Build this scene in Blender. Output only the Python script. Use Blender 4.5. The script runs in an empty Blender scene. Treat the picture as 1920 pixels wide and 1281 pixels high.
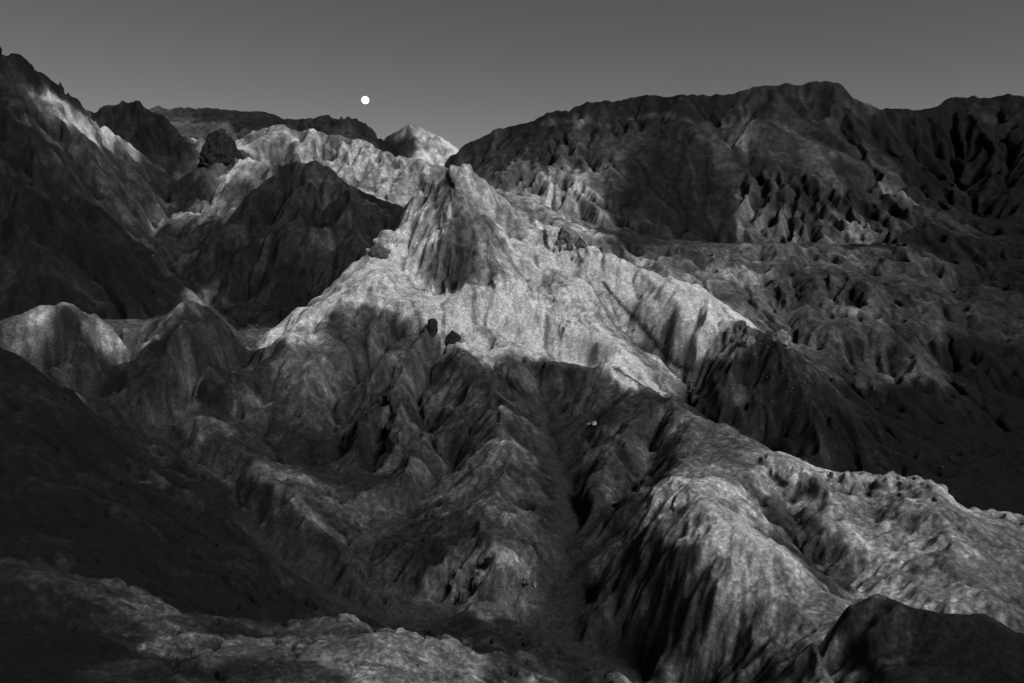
import bpy, math, random
import numpy as np

# ------------------------------------------------------------------ camera, sky, sun
scene = bpy.context.scene
PITCH = math.radians(9.13)
FPX = 1493.0                      # focal length in photograph pixels (28 mm on a 36 mm frame)
cam_data = bpy.data.cameras.new('camera')
cam_data.lens = 28.0
cam_data.sensor_width = 36.0
cam_data.clip_start = 0.5
cam_data.clip_end = 60000.0
cam = bpy.data.objects.new('camera', cam_data)
scene.collection.objects.link(cam)
cam.location = (0.0, 0.0, 0.0)
cam.rotation_euler = (math.radians(90) - PITCH, 0, 0)
scene.camera = cam

SUN_ELEV = math.radians(45)
SUN_AZ = math.radians(128)        # clockwise from the view direction (+Y): to the right, a little behind
world = bpy.data.worlds.new('World')
scene.world = world
world.use_nodes = True
nt = world.node_tree
nt.nodes.clear()
sky = nt.nodes.new('ShaderNodeTexSky')
sky.sky_type = 'NISHITA'
sky.sun_disc = False
sky.sun_elevation = SUN_ELEV
sky.sun_rotation = SUN_AZ
sky.altitude = 2500
sky.air_density = 1.0
sky.dust_density = 3.0
sky.ozone_density = 2.0
# black and white film with a red filter: the sky is seen through its red light only
sep = nt.nodes.new('ShaderNodeSeparateColor')
bg = nt.nodes.new('ShaderNodeBackground')
bg.inputs['Strength'].default_value = 0.050
wout = nt.nodes.new('ShaderNodeOutputWorld')
nt.links.new(sky.outputs['Color'], sep.inputs['Color'])
nt.links.new(sep.outputs['Red'], bg.inputs['Color'])
nt.links.new(bg.outputs['Background'], wout.inputs['Surface'])

sun_data = bpy.data.lights.new('sun', 'SUN')
sun_data.energy = 4.8
sun_data.angle = math.radians(24)
sun_data.color = (1, 1, 1)
sun = bpy.data.objects.new('sun', sun_data)
scene.collection.objects.link(sun)
from mathutils import Vector
sdir = Vector((math.sin(SUN_AZ) * math.cos(SUN_ELEV), math.cos(SUN_AZ) * math.cos(SUN_ELEV), math.sin(SUN_ELEV)))
sun.rotation_euler = (-sdir).to_track_quat('-Z', 'Y').to_euler()
sun.location = (200, -100, 200)

scene.view_settings.view_transform = 'Standard'
scene.view_settings.look = 'None'
scene.view_settings.exposure = 0.3
scene.view_settings.gamma = 1.0
scene.render.engine = 'CYCLES'
scene.cycles.max_bounces = 4
scene.cycles.diffuse_bounces = 2
scene.cycles.use_denoising = True
scene.cycles.denoiser = 'OPENIMAGEDENOISE'
scene.cycles.denoising_input_passes = 'RGB_ALBEDO_NORMAL'
scene.cycles.denoising_prefilter = 'ACCURATE'

C = scene.collection

# ------------------------------------------------------------------ survey of the place
CP, SP = math.cos(PITCH), math.sin(PITCH)
def ray(px, py):
    u = (px - 960.0) / FPX
    v = (640.5 - py) / FPX
    return np.array([u, CP + v * SP, -SP + v * CP])
def P(px, py, Y):                 # a surveyed point: bearing, dip and distance north of the camera
    d = ray(px, py)
    return tuple(d * (Y / d[1]))
def Z(px, Y, z):                  # a point with a known height
    return ((px - 960.0) / FPX * Y * 1.012, Y, z)

# crest lines: (landform, [points]); valley lines carry no landform
RIDGES = []
VALLEYS = []
def relief(Y, k): return Y * (1 + k * max(0.0, min(1.0, (185 - Y) / 30.0, (Y - 66) / 10.0)))
def R(name, *pts): RIDGES.append((name, [P(p[0], p[1], relief(p[2], -.019)) if len(p) == 3 else p[1] for p in pts]))
def V(*pts): VALLEYS.append([P(p[0], p[1], relief(p[2], .021)) if len(p) == 3 else p[1] for p in pts])
def zz(px, Y, z): return ('z', Z(px, Y, z))

# far skyline
R('far_peak', (690, 285, 900), (722, 255, 900), (737, 243, 895), (750, 234, 890), (765, 225, 885), (780, 223, 885), (797, 231, 885), (815, 248, 885), (850, 271, 885), (900, 310, 885))
R('far_range', (250, 215, 540), (300, 197, 530), (328, 207, 522), (372, 199, 520), (405, 210, 512), (435, 204, 508), (470, 211, 502), (505, 206, 498), (540, 221, 490), (566, 231, 480))
R('dark_dome', (566, 231, 478), (600, 218, 465), (640, 211, 460), (665, 217, 455), (700, 238, 445), (735, 257, 433), (755, 268, 426))
V(zz(770, 500, 20), zz(785, 460, 10), zz(797, 425, 5), zz(805, 390, 4), zz(825, 340, 6))
V(zz(-400, 640, 30), zz(100, 640, 30), zz(500, 620, 25), zz(700, 600, 10), zz(900, 560, 0), zz(1100, 540, 10), zz(1600, 540, 25), zz(2100, 560, 25), zz(2600, 560, 25))
V(zz(-600, 1150, 10), zz(300, 1150, 10), zz(960, 1150, 10), zz(1700, 1150, 10), zz(2500, 1150, 10))
V(zz(100, 760, 20), zz(500, 780, 20), zz(690, 790, 35), zz(900, 780, 35), zz(1200, 780, 20))

# dark mountain on the right
R('dark_mountain', (832, 284, 392), (870, 268, 397), (930, 238, 405), (1000, 215, 408), (1060, 200, 410), (1120, 185, 412), (1180, 177, 412), (1250, 172, 412), (1330, 179, 410), (1400, 164, 405), (1450, 155, 402), (1490, 146, 400), (1530, 140, 398), (1570, 147, 395), (1592, 157, 393), (1606, 180, 390), (1618, 200, 389), (1645, 206, 394), (1690, 210, 402), (1725, 204, 415))
R('small_far_knob', (1615, 215, 600), (1650, 193, 600), (1675, 196, 600), (1705, 210, 600), (1760, 240, 600))
R('right_mountain', (1640, 240, 470), (1705, 213, 450), (1740, 200, 445), (1780, 178, 440), (1810, 173, 438), (1850, 180, 435), (1885, 176, 430), (1930, 177, 425), (2050, 150, 420), (2300, 120, 400), (2700, 100, 380))
R('dark_mountain', (1600, 255, 365), (1680, 300, 352), (1760, 350, 338), (1820, 395, 322))
R('right_mountain', (1930, 250, 380), (1900, 330, 345), (1890, 380, 322))
V((1680, 250, 400), (1730, 300, 388), (1800, 355, 362), (1850, 395, 330), (1900, 420, 312))
V((830, 325, 345), (900, 350, 330), (980, 380, 318), (1060, 410, 305), (1130, 430, 292), (1200, 447, 285), (1280, 455, 282), (1380, 460, 280))
R('dark_mountain', (1020, 320, 333), (1060, 345, 322), (1100, 385, 306), (1130, 415, 294))
R('dark_mountain', (960, 310, 345), (1000, 345, 326), (1020, 375, 316))
V((1110, 330, 335), (1140, 370, 316), (1150, 410, 300))
V((1230, 250, 374), (1260, 340, 336), (1290, 400, 306), (1310, 440, 288))

# broken ground on the right, in front of the dark mountain
R('cone_hill', (1620, 462, 262), (1680, 428, 268), (1730, 404, 272), (1790, 430, 270), (1860, 462, 266), (1940, 490, 262), (2100, 500, 262))
R('cone_hill', (1730, 404, 272), (1740, 450, 258), (1750, 490, 250))
V((1400, 462, 276), (1500, 466, 274), (1600, 470, 278), (1660, 440, 288), (1740, 420, 297), (1850, 440, 290), (2000, 460, 290))
R('broken_ridge', (1120, 440, 250), (1160, 436, 248), (1200, 452, 244), (1250, 458, 242), (1310, 466, 240), (1360, 480, 238), (1420, 470, 244), (1470, 456, 252), (1520, 462, 254), (1580, 478, 250), (1660, 492, 246), (1760, 500, 244), (1850, 512, 242), (1960, 525, 240), (2200, 530, 240))
V((1480, 480, 243), (1560, 498, 240), (1660, 512, 238), (1800, 530, 236), (1960, 545, 234))
R('block_ridge', (1440, 535, 222), (1475, 518, 225), (1520, 512, 226), (1560, 520, 224), (1600, 512, 228), (1650, 530, 226), (1720, 550, 222), (1800, 560, 222), (1880, 560, 224), (2000, 570, 224))
R('block_ridge', (1520, 512, 226), (1540, 560, 212), (1545, 600, 203))
R('block_ridge', (1475, 518, 225), (1460, 560, 214), (1450, 585, 207))
R('block_ridge', (1600, 512, 228), (1620, 570, 212), (1630, 595, 206))
R('lower_ridge', (1540, 610, 200), (1600, 596, 203), (1660, 600, 203), (1720, 622, 198), (1790, 650, 193), (1870, 655, 193), (1960, 650, 195), (2200, 640, 200))
R('lower_ridge', (1690, 640, 192), (1710, 690, 184), (1740, 716, 180))
V((1640, 620, 196), (1660, 680, 188), (1640, 715, 182))
V((1800, 690, 190), (1810, 730, 180))
V((1330, 500, 232), (1400, 530, 222), (1420, 572, 207), (1450, 612, 197), (1530, 660, 190), (1600, 700, 184), (1680, 728, 178), (1760, 740, 176), (1900, 740, 178), (2150, 720, 185))
V(zz(1060, 226, -10), zz(1130, 222, -14), zz(1220, 214, -19), zz(1310, 208, -22), (1420, 572, 207))
# dark basin behind the right ridge
V((1600, 760, 168), (1700, 790, 162), (1850, 800, 162), (2100, 800, 162))
V((1620, 850, 146), (1720, 870, 142), (1850, 880, 142), (2100, 900, 140))
V(zz(1560, 126, -42.5), zz(1640, 124, -43.5), zz(1720, 121, -44), zz(1800, 118, -44.5), zz(1900, 114, -45), zz(2000, 110, -45), zz(2200, 104, -45))

# left mountain
R('left_mountain', (-500, -160, 225), (-200, -30, 235), (-60, 40, 246), (0, 64, 250), (28, 88, 254), (55, 118, 258), (95, 143, 264), (140, 170, 270), (160, 186, 273), (180, 215, 276), (215, 240, 284), (252, 268, 290), (300, 320, 286))
R('left_mountain', (55, 120, 258), (90, 185, 250), (150, 240, 247), (200, 300, 243), (240, 360, 238), (275, 430, 230))
V((330, 312, 308), (318, 360, 282), (308, 410, 258), (300, 450, 236), (305, 490, 216), (345, 525, 205))
V((10, 150, 252), (60, 215, 244), (120, 300, 234), (200, 385, 224), (265, 455, 216))
R('dark_left_slope', (-500, -60, 205), (-200, 60, 214), (-60, 140, 222), (0, 195, 222), (70, 255, 218), (130, 330, 213), (200, 380, 211), (250, 430, 209), (290, 480, 206), (325, 515, 202))
R('dark_left_slope', (0, 330, 192), (60, 420, 182), (120, 500, 172), (150, 545, 167))
V((-60, 360, 192), (10, 440, 180), (60, 520, 170))
V((130, 400, 196), (190, 470, 186), (230, 560, 172))
V(zz(-400, 160, -12), zz(-100, 158, -17), zz(60, 158, -20.5), zz(160, 160, -22), zz(250, 164, -23), zz(330, 172, -24.3))

# crag and knob ridge behind, left of centre
R('dark_crag', (170, 205, 330), (195, 196, 330), (215, 194, 330), (228, 183, 330), (240, 181, 330), (262, 188, 330), (280, 196, 331), (300, 216, 334), (325, 232, 335), (343, 262, 333), (362, 290, 328))
V((180, 285, 318), (230, 290, 318), (300, 295, 320))
R('knob_ridge', (362, 300, 318), (390, 290, 310), (430, 277, 302), (470, 292, 300), (495, 310, 290))
R('knob_ridge', (430, 280, 301), (415, 330, 280), (385, 390, 258), (350, 450, 238))
V((480, 330, 280), (455, 375, 258), (420, 420, 244))
V(zz(300, 385, 30), zz(380, 370, 26), zz(430, 345, 25), zz(470, 345, 28))
R('pale_ridge', (455, 262, 345), (480, 240, 342), (530, 234, 338), (580, 236, 332), (640, 249, 325), (690, 265, 317), (740, 282, 308), (800, 300, 296), (860, 318, 284), (900, 338, 275), (950, 370, 262), (1000, 395, 252), (1050, 416, 244), (1090, 432, 238))
V((500, 330, 300), (560, 318, 300), (620, 325, 293), (680, 350, 277), (735, 388, 256), zz(800, 246, -1), zz(860, 238, -3), zz(950, 228, -6), zz(1050, 220, -9))
R('pale_ridge', (690, 262, 317), (700, 315, 292), (715, 345, 278))
R('pale_ridge', (740, 277, 308), (775, 318, 284), (760, 350, 271), (745, 372, 261))

# dark hill left of the pyramid
R('dark_hill', (345, 512, 208), (380, 460, 220), (420, 410, 231), (455, 362, 238), (490, 322, 241), (520, 300, 241), (550, 290, 240), (590, 297, 237), (630, 325, 233), (680, 358, 227), (720, 385, 223), (760, 402, 219))
R('dark_hill', (550, 290, 240), (560, 340, 227), (555, 400, 213), (530, 460, 202), (500, 540, 189), (480, 590, 181))
R('dark_hill', (630, 325, 233), (640, 390, 215), (620, 440, 206), (590, 490, 199))
R('dark_hill', (500, 320, 241), (480, 390, 222), (440, 460, 209), (410, 540, 193))
V((600, 380, 219), (585, 430, 209), (555, 490, 198), (520, 560, 186))
V((515, 370, 227), (500, 430, 212), (460, 520, 196), (440, 570, 187))
V(zz(760, 212, -2), zz(700, 203, -8), zz(640, 194, -16), zz(560, 180, -23), zz(480, 167, -27))
V((345, 525, 205), zz(400, 190, -21), zz(465, 166, -26.8), (482, 668, 152), (430, 715, 140), (330, 762, 128), (275, 815, 118), (380, 880, 110), (450, 930, 104), (500, 1020, 94), (590, 1100, 86), (680, 1150, 81), (760, 1167, 79.5), (1000, 1172, 79.3), (1150, 1240, 74.5), (1210, 1284, 71.8), zz(1185, 66, -43), zz(1150, 58, -43), zz(1120, 50, -42.5))

# central pyramid
R('pyramid', (760, 402, 204), (785, 366, 201), (800, 334, 201), (818, 314, 200.5), (842, 306, 200), (868, 312, 200), (892, 330, 199), (912, 358, 197), (925, 400, 193), (940, 425, 190), (1000, 428, 189), (1055, 436, 188), (1085, 452, 186), (1115, 472, 183), (1180, 490, 180), (1225, 503, 178), (1260, 520, 175), (1305, 545, 170), (1340, 562, 167), (1370, 588, 162), (1390, 606, 158))
R('pyramid', (835, 308, 200), (800, 362, 196), (765, 400, 192), (730, 430, 188.5), (690, 472, 183), (650, 512, 177), (600, 556, 169.5), (560, 590, 163), (520, 618, 157), (478, 648, 152.5))
R('crag', (850, 330, 197.5), (850, 385, 188), (858, 440, 180), (862, 495, 174.5), (878, 528, 173))
R('crag', (915, 395, 190.5), (928, 450, 182.5), (940, 488, 179))
V((955, 440, 187.5), (965, 480, 183))
R('crag', (815, 360, 194), (803, 405, 186.5), (802, 450, 181.5))

V((770, 440, 187.3), (775, 480, 182), (800, 530, 175.5), (830, 560, 171))
V((975, 455, 186), (1020, 480, 184), (1080, 530, 177), (1140, 590, 169), (1200, 650, 161), (1250, 692, 153.5), (1285, 715, 147.8), (1300, 745, 143), (1370, 812, 136), (1450, 864, 130), zz(1500, 128, -41.5), zz(1560, 126, -42.5))
R('pyramid', (900, 535, 173), (960, 545, 172.5), (1020, 555, 171.5), (1065, 572, 169), (1085, 605, 164), (1140, 655, 156), (1200, 715, 146))
V((900, 600, 165), (980, 640, 159.5), (1060, 672, 155), (1140, 705, 149))
R('edge_spurs', (640, 552, 167), (680, 556, 168), (720, 573, 166), (770, 592, 164), (812, 610, 163), (850, 634, 159.5), (880, 668, 154), (900, 688, 150))
R('edge_spurs', (900, 688, 150), (950, 690, 151), (1000, 676, 155), (1050, 684, 154), (1090, 695, 152), (1160, 728, 146), (1200, 742, 141.5), (1240, 744, 139))
# pale bumps on the right ridge
R('pyramid', (1250, 525, 174), (1255, 570, 166), (1262, 605, 161))
R('pyramid', (1340, 562, 167), (1300, 585, 162), (1295, 622, 157))
R('dark_knoll', (1390, 606, 158.5), (1402, 618, 156.5), (1432, 628, 154), (1462, 620, 153), (1500, 645, 152), (1550, 690, 151), (1610, 745, 150), (1660, 790, 150))
R('dark_knoll', (1402, 618, 156), (1380, 660, 151), (1370, 720, 144.5), (1400, 790, 138.5))
R('dark_knoll', (1462, 620, 153), (1480, 690, 145), (1500, 770, 139), (1530, 840, 133))

# big brown spur, left of the middle
R('left_spur', (650, 550, 167.5), (610, 590, 161), (560, 640, 153), (490, 702, 142), (420, 742, 133))
R('left_spur', (720, 573, 166), (725, 620, 158.5), (695, 680, 150), (650, 740, 142.5), (600, 800, 133), (560, 840, 124))
R('left_spur', (665, 556, 166.5), (640, 640, 155), (590, 720, 144), (540, 780, 134), (500, 815, 126.5))
V((745, 640, 157.2), (700, 712, 147.8), (645, 790, 136), (612, 864, 118.8), (620, 910, 110))
V((390, 752, 131), (450, 803, 124), (540, 862, 116), (620, 910, 110), (670, 965, 103), (672, 1000, 99), (655, 1050, 92), (700, 1115, 85.5), (760, 1167, 79.5))
R('bump_spur', (812, 610, 163), (785, 650, 153.5), (765, 695, 146), (728, 744, 137), (690, 790, 129.5), (662, 840, 122))
R('bump_spur', (728, 744, 137), (762, 785, 130), (775, 830, 122.5), (745, 890, 113))
V((725, 790, 131), (715, 840, 123), (700, 900, 113.5))
V((850, 650, 157), (800, 684, 150), (788, 740, 142.5), (788, 790, 134.5), (812, 838, 126), (848, 880, 118), (760, 950, 107), (690, 985, 101.5), (672, 1000, 99))
R('centre_spur', (900, 688, 150), (921, 731, 140), (940, 790, 127), (960, 840, 117), (930, 890, 108), (905, 945, 100), (905, 1000, 92.5), (918, 1042, 87.3))
R('centre_spur', (858, 1078, 84.8), (885, 1072, 84.5), (916, 1078, 84), (950, 1075, 84.3), (978, 1084, 84.3))
R('centre_spur', (880, 1110, 82.3), (918, 1118, 81.8), (955, 1112, 82.3))
R('centre_spur', (921, 731, 140), (870, 760, 138.5), (830, 800, 134))
R('centre_spur', (905, 945, 100), (860, 1000, 95), (800, 1060, 90))
R('centre_spur', (905, 985, 94), (965, 1030, 90), (990, 1085, 84.5))
V((1040, 765, 143), (1032, 850, 128), (1062, 905, 117), (1086, 955, 107.5), (1074, 1050, 92.5), (1042, 1110, 85.5), (1030, 1150, 81), (1000, 1172, 79.3))
V((1010, 700, 151), (1030, 735, 147), (1040, 765, 143))
V((760, 1090, 87.5), (840, 1130, 83), (900, 1165, 79.8), (960, 1160, 80), (1010, 1120, 84))

# left: pale mound, little pyramid and the mounds before them
R('pale_mound', (-300, 620, 118), (-80, 600, 124), (0, 580, 128), (60, 562, 132), (120, 555, 135), (160, 568, 137), (200, 600, 138), (235, 630, 138.5), (268, 652, 139))
R('pale_mound', (120, 555, 135), (130, 620, 127), (110, 670, 121))
R('little_pyramid', (268, 652, 139), (300, 612, 144), (330, 578, 148), (352, 556, 150), (368, 553, 150.5), (395, 574, 151), (440, 618, 152), (475, 648, 152.5))
R('little_pyramid', (362, 554, 150), (355, 630, 139), (310, 685, 130.5), (250, 722, 123.5), (205, 755, 117.5))
R('little_pyramid', (362, 554, 150), (400, 650, 141), (410, 700, 137))
V((270, 655, 137.5), (220, 690, 131), (150, 705, 127), (80, 700, 124))
V(zz(-250, 122, -21), zz(-60, 123, -24.5), zz(100, 122, -28), (190, 795, 118), (275, 815, 118))
R('low_ridge', (290, 800, 120), (350, 784, 121.5), (400, 810, 118), (440, 845, 115), (490, 880, 110.5), (560, 940, 102.5), (620, 1000, 95.5), (650, 1055, 89.8), (735, 1128, 83.3))
R('near_left_slope', (-500, 480, 96), (-200, 560, 100), (0, 652, 102), (80, 705, 103), (180, 785, 104), (300, 860, 102), (400, 905, 100.5), (440, 935, 100), (470, 1000, 93.5), (520, 1060, 88.5))
R('near_left_slope', (0, 800, 85), (200, 930, 82.5), (400, 1030, 82.5), (520, 1085, 84.5), (610, 1135, 82.5))
V((0, 730, 91), (150, 830, 88), (300, 920, 87), (420, 985, 86))
V((-300, 900, 66), (0, 985, 67), (150, 1062, 66), (300, 1112, 67), (420, 1150, 69), (540, 1163, 73), (640, 1166, 77), (680, 1150, 81))

# foreground
R('foreground_mound', (-300, 1060, 54), (-50, 1078, 56), (60, 1084, 57), (160, 1104, 58.5), (270, 1133, 60.5), (350, 1160, 63.5), (420, 1178, 66))
V((-100, 1180, 48), (150, 1180, 51), (330, 1192, 56), (450, 1197, 60), (560, 1198, 62), (680, 1190, 62))
R('foreground_rise', (430, 1182, 66.5), (520, 1172, 66.5), (640, 1159, 66), (700, 1182, 65.5), (740, 1190, 65))
R('foreground_slope', (330, 1222, 51), (400, 1208, 53), (500, 1200, 55), (600, 1196, 56), (700, 1184, 58), (760, 1188, 58.5), (850, 1208, 58.5), (930, 1232, 59), (1000, 1255, 59.5), (1050, 1283, 59), (1060, 1340, 54), zz(1060, 40, -33))
V((-200, 1300, 38), (100, 1300, 40), (300, 1300, 42), (600, 1300, 45), (900, 1310, 50), (1020, 1340, 51))
V(zz(-900, 22, -15), zz(0, 22, -17), zz(960, 22, -18), zz(1900, 22, -19), zz(2800, 22, -19))

# right: the pale ridge and the near hill
R('right_ridge', (1240, 744, 139), (1290, 775, 130), (1340, 808, 120.5), (1400, 843, 110), (1440, 862, 103), (1475, 865, 100), (1506, 878, 98.5), (1520, 892, 97.5), (1560, 892, 97), (1600, 906, 96), (1640, 897, 96), (1685, 904, 95), (1725, 900, 94), (1770, 925, 92), (1800, 948, 90.5), (1835, 980, 88.5), (1880, 1000, 86.5), (1960, 1030, 84), (2200, 1090, 80), (2500, 1130, 76))
R('right_ridge', (1506, 878, 98.5), (1540, 940, 90.5), (1565, 990, 85.5))
R('right_ridge', (1725, 900, 94), (1760, 990, 82), (1800, 1060, 75), (1850, 1130, 69))
V((1600, 925, 92.5), (1640, 990, 84), (1690, 1060, 76), (1740, 1130, 69.5))
R('near_spurs', (1240, 744, 139), (1180, 798, 128.5), (1140, 850, 118.5), (1105, 915, 108.5), (1113, 945, 105))
R('near_spurs', (1262, 760, 133), (1275, 835, 115), (1260, 885, 100), (1258, 917, 86))
V((1225, 830, 124), (1200, 910, 110), (1155, 960, 101.5), (1095, 1010, 97))
R('pale_knob', (1440, 866, 102), (1370, 902, 94), (1310, 908, 89), (1262, 916, 85), (1210, 955, 86), (1165, 1000, 87), (1120, 1070, 87.5))
R('pale_knob', (1290, 910, 86.5), (1340, 955, 80), (1400, 985, 76))
V((1300, 985, 82), (1240, 1052, 83), (1160, 1112, 85), (1080, 1135, 83))
R('near_hill', (1090, 1168, 80), (1150, 1140, 80), (1215, 1090, 79.5), (1265, 1040, 77.5), (1300, 1012, 76), (1340, 1000, 75), (1400, 999, 74), (1445, 1018, 73), (1480, 1050, 72.5), (1530, 1094, 71), (1590, 1118, 69))
R('near_hill', (1215, 1190, 74), (1260, 1150, 73), (1330, 1110, 71), (1420, 1105, 69), (1490, 1140, 66.5), (1550, 1190, 62))
R('near_hill', (1265, 1285, 69.5), (1310, 1285, 67.5), (1400, 1290, 63), (1500, 1290, 58), (1600, 1300, 53))
V((1430, 905, 95.5), (1470, 945, 91), (1500, 992, 86), (1560, 1085, 77.5), (1620, 1145, 73), (1760, 1200, 65), (1950, 1270, 62), (2200, 1300, 62))
R('dark_hump', (1530, 1180, 54), (1590, 1125, 58), (1640, 1111, 57), (1700, 1133, 55.5), (1790, 1148, 54.5), (1870, 1178, 53.5), (1960, 1212, 53), (2200, 1260, 52))
V((1600, 1310, 46), (1800, 1330, 44), (2100, 1360, 42))
V(zz(1500, 41, -35), zz(1800, 36, -29), zz(2200, 34, -28))

# ------------------------------------------------------------------ terrain grid (rings round the view point: even detail near and far)
DT, DL = 0.0019, 0.0021
T0, T1 = math.radians(-38.5), math.radians(38.5)
L0, L1 = math.log(20.0), math.log(1250.0)
NT = int((T1 - T0) / DT) + 1
NL = int((L1 - L0) / DL) + 1
th = T0 + DT * np.arange(NT)
lr = L0 + DL * np.arange(NL)
rr = np.exp(lr)
RAD = np.repeat(rr[:, None], NT, 1)
GX = RAD * np.sin(th)[None, :]
GY = RAD * np.cos(th)[None, :]

def to_grid(x, y):
    r = np.hypot(x, y)
    return (np.log(r) - L0) / DL, (np.arctan2(x, y) - T0) / DT

csum = np.zeros((NL, NT)); ccnt = np.zeros((NL, NT)); seed = -np.ones((NL, NT), int)
def stamp(pts, lab=-1):
    for a, b in zip(pts[:-1], pts[1:]):
        a = np.array(a); b = np.array(b)
        ia, ja = to_grid(a[0], a[1]); ib, jb = to_grid(b[0], b[1])
        n = int(max(abs(ia - ib), abs(ja - jb)) * 1.6) + 2
        t = np.linspace(0, 1, n)[:, None]
        p = a + (b - a) * t
        i, j = to_grid(p[:, 0], p[:, 1])
        i = np.rint(i).astype(int); j = np.rint(j).astype(int)
        ok = (i >= 0) & (i < NL) & (j >= 0) & (j < NT)
        np.add.at(csum, (i[ok], j[ok]), p[ok, 2]); np.add.at(ccnt, (i[ok], j[ok]), 1)
        if lab >= 0: seed[i[ok], j[ok]] = lab
NAMES = []
for name, pts in RIDGES:
    if name not in NAMES: NAMES.append(name)
    stamp(pts, NAMES.index(name))
for pts in VALLEYS: stamp(pts)

def solve(csum, ccnt):
    """smooth sheet hung from the crest lines down to the valley lines"""
    levels = [(csum, ccnt)]
    while min(levels[-1][0].shape) > 12:
        s, c = levels[-1]
        n, m = (s.shape[0] + 1) // 2, (s.shape[1] + 1) // 2
        s2 = np.zeros((n * 2, m * 2)); c2 = np.zeros((n * 2, m * 2))
        s2[:s.shape[0], :s.shape[1]] = s; c2[:s.shape[0], :s.shape[1]] = c
        mean = np.divide(s2, c2, out=np.zeros_like(s2), where=c2 > 0); has = (c2 > 0) * 1.0
        f = lambda q: q[0::2, 0::2] + q[1::2, 0::2] + q[0::2, 1::2] + q[1::2, 1::2]
        levels.append((f(mean * has), f(has)))
    h = None
    wl, wt = 1 / DL ** 2, 1 / DT ** 2
    k = 2 * (wl + wt)
    for s, c in levels[::-1]:
        fix = c > 0
        val = np.divide(s, c, out=np.zeros_like(s), where=fix)
        if h is None:
            h = np.full(s.shape, val[fix].mean()); it = 400
        else:
            big = np.repeat(np.repeat(h, 2, 0), 2, 1)
            h = big[:s.shape[0], :s.shape[1]].copy(); it = 70
        h[fix] = val[fix]
        for _ in range(it):
            p = np.pad(h, 1, mode='edge')
            n = (wl * (p[:-2, 1:-1] + p[2:, 1:-1]) + wt * (p[1:-1, :-2] + p[1:-1, 2:])) / k
            h = np.where(fix, val, n)
    return h

def blur(a, n):
    for _ in range(n):
        p = np.pad(a, 1, mode='edge')
        a = 0.25 * p[1:-1, 1:-1] * 1 + 0.125 * (p[:-2, 1:-1] + p[2:, 1:-1] + p[1:-1, :-2] + p[1:-1, 2:]) + 0.0625 * (p[:-2, :-2] + p[2:, :-2] + p[:-2, 2:] + p[2:, 2:])
    return a

H = solve(csum, ccnt)
H = (0.7 * blur(H, 3) + 0.3 * blur(H, 16)).astype(np.float32)
RAD = RAD.astype(np.float32); GX = GX.astype(np.float32); GY = GY.astype(np.float32)
CELL = RAD * np.float32(DT)
H0 = H.copy()
UU = np.repeat((th / DT).astype(np.float32)[None, :], NL, 0); VV = np.repeat((lr / DT).astype(np.float32)[:, None], NT, 1)   # ring coordinates in cells

# ---- noise
def hash2(ix, iy, s):
    n = ix.astype(np.int32).view(np.uint32) * np.uint32(374761393) + iy.astype(np.int32).view(np.uint32) * np.uint32(668265263) + np.uint32((s * 1442695041) & 0xFFFFFFFF)
    n = (n ^ (n >> np.uint32(13))) * np.uint32(1274126177)
    n = (n ^ (n >> np.uint32(16))) * np.uint32(2246822519)
    return ((n >> np.uint32(9)) & np.uint32(0x3FFFFF)).astype(np.float32) * np.float32(1.0 / 0x400000)
ANG = np.linspace(0, 2 * math.pi, 257)[:256]
GC, GS = np.cos(ANG).astype(np.float32), np.sin(ANG).astype(np.float32)
def gnoise(x, y, s=0):
    x = x.astype(np.float32); y = y.astype(np.float32)
    ix = np.floor(x); iy = np.floor(y); fx = x - ix; fy = y - iy
    u = fx * fx * fx * (fx * (fx * 6 - 15) + 10); v = fy * fy * fy * (fy * (fy * 6 - 15) + 10)
    def g(a, b):
        t = (hash2(ix + a, iy + b, s) * 255.99).astype(np.uint8)
        return GC[t] * (fx - a) + GS[t] * (fy - b)
    a = g(0, 0); b = g(1, 0); c = g(0, 1); d = g(1, 1)
    return (a + (b - a) * u + (c - a) * v + (a - b - c + d) * u * v) * np.float32(1.5)
def fbm(x, y, o=4, s=0, gain=0.5):
    r = 0; a = 1.0; t = 0
    for k in range(o):
        r = r + a * gnoise(x, y, s + k * 17); t += a; a *= gain
        x, y = 2.03 * (0.8 * x - 0.6 * y), 2.03 * (0.6 * x + 0.8 * y)
    return r / t
def worley(x, y, s=0):
    """blocky facets: a tilted plane for every cell"""
    ix = np.floor(x); iy = np.floor(y)
    best = np.full(x.shape, 9e9, np.float32); val = np.zeros_like(best)
    for a in (-1, 0, 1):
        for b in (-1, 0, 1):
            px = ix + a + hash2(ix + a, iy + b, s); py = iy + b + hash2(ix + a, iy + b, s + 3)
            ox = x - px; oy = y - py
            d = ox * ox + oy * oy
            v = hash2(ix + a, iy + b, s + 5) - .5 + ox * (hash2(ix + a, iy + b, s + 9) - .5) + oy * (hash2(ix + a, iy + b, s + 11) - .5)
            up = d < best
            best = np.where(up, d, best); val = np.where(up, v, val)
    return val
def hit(px, py):
    d = ray(px, py)
    t = math.atan2(d[0], d[1]); el = d[2] / math.hypot(d[0], d[1])
    j = (t - T0) / DT
    j0 = int(np.clip(math.floor(j), 0, NT - 2)); f = j - j0
    col = H[:, j0] * (1 - f) + H[:, j0 + 1] * f
    k = np.nonzero(col >= rr * el)[0]
    k = k[k > 3]
    if len(k) == 0: return None
    r = rr[k[0]]
    return (r * math.sin(t), r * math.cos(t), col[k[0]])

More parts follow.
